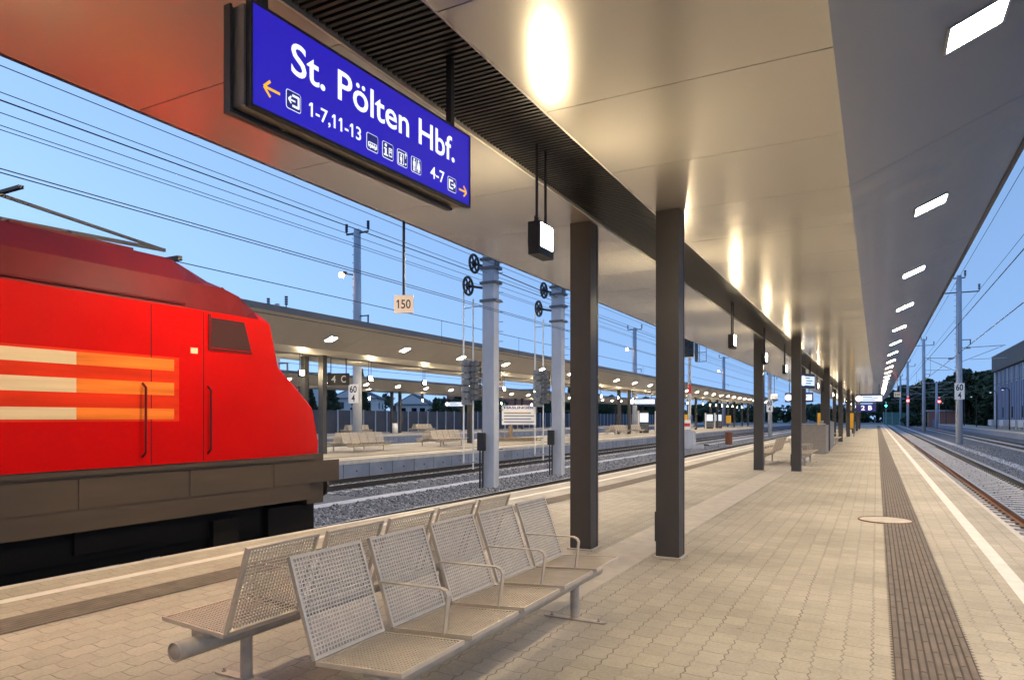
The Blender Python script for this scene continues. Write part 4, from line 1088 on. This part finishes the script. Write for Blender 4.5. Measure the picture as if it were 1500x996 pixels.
house(-100, 96, 13, 10, 10.0, 'pale flat roofed apartment house behind the gabled house', .5, flat=True)
house(-88, 122, 7, 8, 5.4, 'small white gabled house behind the dark fence', .45)
house(-120, 66, 16, 10, 10.5, 'pale house left behind the conifers', .6, flat=True)
hb = house(-84, 150, 22, 12, 9.0, 'long brick red building behind the white banner', .35, flat=True)
for c in hb.children:
    if c.name.startswith('wall'): c.data.materials[0] = M['brick']

# warehouse on the right
t = thing('warehouse', 'blue grey clad warehouse with dark parapet behind the right platform', 'warehouse', (20.0, 90, GND))
MB(local=True).box(0, 18, 0, 69, 0, 11.2).build('wall', 'shed', t)
mb = MB(local=True)
for k in range(46): mb.box(-.07, 0, k*1.5+.08, k*1.5+.16, 1.4, 11.19)
mb.build('wall_ribs', 'shed_dark', t)
mb = MB(local=True); mb.box(-.55, 18.4, -.4, 69.4, 11.2, 14.0); mb.box(-.62, 18.5, -.5, 69.5, 14.0, 14.12, 1); mb.build('parapet', ['shed_dark', 'galv'], t)
MB(local=True).box(-.9, -.003, .0, 69, 0, 2.0).build('plinth', 'wall', t)
MB(local=True).box(-.2, .1, 68.85, 69.15, .9, 11.19).build('downpipe', 'white', t)
for k in range(14):
    y = 3.0+k*4.75
    w = MB(local=True); w.box(-.06, -.004, y-.45, y+.45, 8.6, 10.9); wo = w.build('window', 'glassdark', t)
    f = MB(local=True)
    for a in ((y-.55, y-.45, 8.5, 11.0), (y+.45, y+.55, 8.5, 11.0), (y-.45, y+.45, 8.5, 8.6), (y-.45, y+.45, 10.9, 11.0)): f.box(-.1, -.002, a[0], a[1], a[2], a[3])
    f.build('frame', 'fence_post', wo)
    if k % 2 == 0: MB(local=True).box(-.06, -.004, y-.45, y+.45, 2.6, 4.4).build('window', 'glassdark', t)
# brick hut
t = thing('brick_hut', 'low brick hut with pale flat roof behind the right signal', 'hut', (15.5, 218, GND))
MB(local=True).box(-3.2, 3.6, -2, 2, 0, 4.3).build('wall', 'brick', t); MB(local=True).box(-3.5, 3.9, -2.3, 2.3, 4.3, 4.6).build('roof', 'trough', t)
MB(local=True).box(-2.2, -1.1, -2.05, -2.003, 0, 2.2).build('door', 'shed', t)
# right platform lamps and seats
GL = 'lamp posts on the right platform'
for x, y, lb in ((15.5, 111, 'lamp post nearest the warehouse wall'), (15.5, 122, 'second lamp post, left beside the warehouse corner'), (15.6, 146, 'lamp post before the dark trees, right one'), (15.7, 166, 'lamp post before the dark trees, left one'), (15.5, 205, 'short distant lamp post right of the red signal')):
    t = thing('street_lamp', lb, 'street lamp', (x, y, 0), 0, GL)
    MB(local=True).tube((0, 0, 0), (0, 0, 5.0), .09, 10, r1=.06).build('post', 'black', t)
    MB(local=True).path([(0, 0, 5.0), (-.06, 0, 5.35), (-.3, 0, 5.55), (-.6, 0, 5.5)], .05, 8).build('arm', 'black', t)
    mb = MB(local=True); mb.tube((-.75, 0, 5.35), (-.75, 0, 5.6), .36, 14, r1=.12); mb.build('lamp_shade', 'black', t)
    MB(local=True).ball((-.75, 0, 5.36), .14, 10, 6).build('bulb', 'screen', t)
for k, y in enumerate((112, 118, 128, 140)):
    t = thing('concrete_bench', 'low pale concrete bench block on the right platform', 'bench', (17.3, y, 0), 0, 'concrete blocks on the right platform')
    mb = MB(local=True); mb.box(-.5, .5, -2.0, 2.0, .35, 1.3); mb.box(-.35, .35, -1.7, -1.2, 0, .35); mb.box(-.35, .35, 1.2, 1.7, 0, .35); mb.build('block', 'trough', t, bevel=.04)

# trees
def crown(kind_, r, h, n, leaf, seed, z0):
    g = np.random.default_rng(seed)
    if kind_ == 'conifer':
        tt = g.uniform(0, 1, n)**.8; rad = r*(1-tt)*(.55+.45*np.sin(tt*40)**2)*g.uniform(.5, 1.0, n)**.5; a = g.uniform(0, 6.283, n)
        P = np.stack([rad*np.cos(a), rad*np.sin(a), z0+tt*(h-z0)-rad*.25], 1)
    else:
        nb = 26; C = g.normal(0, 1, (nb, 3)); C /= np.linalg.norm(C, axis=1)[:, None]; C *= g.uniform(.25, .95, (nb, 1))**.6
        C[:, 2] = C[:, 2]*.9; cr = g.uniform(.18, .42, nb)
        i = g.integers(0, nb, n); D = g.normal(0, 1, (n, 3)); D /= np.linalg.norm(D, axis=1)[:, None]; D *= g.uniform(.3, 1, (n, 1))**.4
        Q = C[i]+D*cr[i][:, None]
        P = np.stack([Q[:, 0]*r, Q[:, 1]*r, z0+(h-z0)/2+Q[:, 2]*(h-z0)/2], 1)
    u = g.normal(0, 1, (n, 3)); u /= np.linalg.norm(u, axis=1)[:, None]; w = np.cross(u, g.normal(0, 1, (n, 3))); w /= np.linalg.norm(w, axis=1)[:, None]
    s = leaf*g.uniform(.6, 1.4, (n, 1)); V = np.stack([P-u*s-w*s*.6, P+u*s-w*s*.6, P+u*s+w*s*.6, P-u*s+w*s*.6], 1).reshape(-1, 3)
    F = np.arange(n*4).reshape(n, 4); return V, F
def tree_master(kind_, r, h, n, leaf, seed, mat):
    t = thing('tree', 'x', 'tree'); z0 = h*.1 if kind_ == 'conifer' else h*.13
    V, F = crown(kind_, r, h, n, leaf, seed, z0); np_mesh('crown', V, F, mat, t)
    mb = MB(local=True); mb.tube((0, 0, 0), (0, 0, h*.75), h*.022, 8, r1=h*.006)
    if kind_ != 'conifer':
        g = random.Random(seed)
        for k in range(7):
            a = g.uniform(0, 6.28); z = h*g.uniform(.25, .55); mb.tube((0, 0, z), (r*.65*math.cos(a), r*.65*math.sin(a), z+h*.22), h*.010, 6, r1=h*.003)
    mb.build('trunk', 'bark', t); return t
con = tree_master('conifer', 2.3, 10, 3800, .22, 5, 'needle'); con.location = (-71, 84, GND); con['label'] = 'dark pointed conifer behind the fence left of the white houses'
con2 = tree_master('conifer', 3.0, 9.0, 3800, .24, 8, 'needle'); con2.location = (-72, 78, GND); con2['label'] = 'broader dark conifer left of the pointed conifer'
bro = tree_master('broad', 3.6, 8.0, 4500, .26, 3, 'leaf'); bro.location = (-72, 118, GND); bro['label'] = 'green broadleaf tree right of the white gabled houses'
GTREE = 'trees behind the dark fence'
for o in (con, con2, bro): o['group'] = GTREE
for src, x, y, sc, lb in ((bro, -70, 106, .75, 'small bushy tree in front of the white houses'), (bro, -74, 130, 1.05, 'tree beside the brick red building'), (con, -70, 62, .9, 'conifer seen beside the locomotive nose'), (con2, -74, 66, 1.1, 'broad conifer right of the locomotive nose'),
                          (bro, -70, 152, .95, None), (bro, -72, 168, 1.1, None), (bro, -70, 186, 1.15, None), (bro, -73, 206, 1.2, None), (bro, -70, 228, 1.2, None), (con, -76, 178, 1.1, None), (con2, -72, 74, .8, 'low conifer between the far columns')):
    o = dup(src, (x, y, GND), random.uniform(0, 6), lb or 'dark tree of the row seen between the near columns', GTREE); o.scale = (sc, sc, sc)
big = tree_master('broad', 8.0, 15.5, 9000, .42, 11, 'leaf'); big.location = (21.5, 216, GND); big['label'] = 'tallest dark tree behind the mast with the white plate'; big['group'] = 'dark trees behind the right platform'
for x, y, sc, lb in ((27, 205, .80, 'dark tree next to the warehouse corner'), (17, 240, .95, 'dark tree behind the brick hut'), (24, 228, .92, 'dark tree right of the tallest one'), (12, 262, .9, 'dark tree left of the brick hut'), (7.5, 285, .8, 'small dark tree far left at the end of the right track'), (30, 215, .85, 'dark tree half hidden behind the warehouse')):
    o = dup(big, (x, y, GND), random.uniform(0, 6), lb, 'dark trees behind the right platform'); o.scale = (sc, sc, sc)

def far_wood(name, label, spots, leaf, seed, mat='leaf'):
    g = np.random.default_rng(seed); VV = []; FF = []; n = 0
    for x, y, r, h in spots:
        V, F = crown('broad', r, h, 420, leaf, int(g.integers(1e9)), -.5); V = V+np.array([x, y, GND]); VV.append(V); FF.append(F+n); n += len(V)
    o = np_mesh(name, np.concatenate(VV), np.concatenate(FF), mat); o['label'] = label; kind(o, 'stuff'); return o
g = random.Random(4)
far_wood('far_wood', 'dark distant wood closing the horizon at the end of the tracks', [(-190+i*5.5+g.uniform(-2, 2), 400+g.uniform(-12, 25), g.uniform(5, 8), g.uniform(7, 14)) for i in range(58)], .8, 21)
far_wood('hedge', 'dark low hedge under the trees behind the right platform', [(8+i*2.2, 226+i*1.0+g.uniform(-2, 2)-i*2.6, g.uniform(2, 3), g.uniform(2.5, 4.5)) for i in range(14)], .3, 22)
far_wood('far_wood', 'dark distant trees behind the houses on the left', [(-135+g.uniform(-6, 6), 20+i*9, g.uniform(5, 8), g.uniform(6, 10)) for i in range(34)], .7, 23)
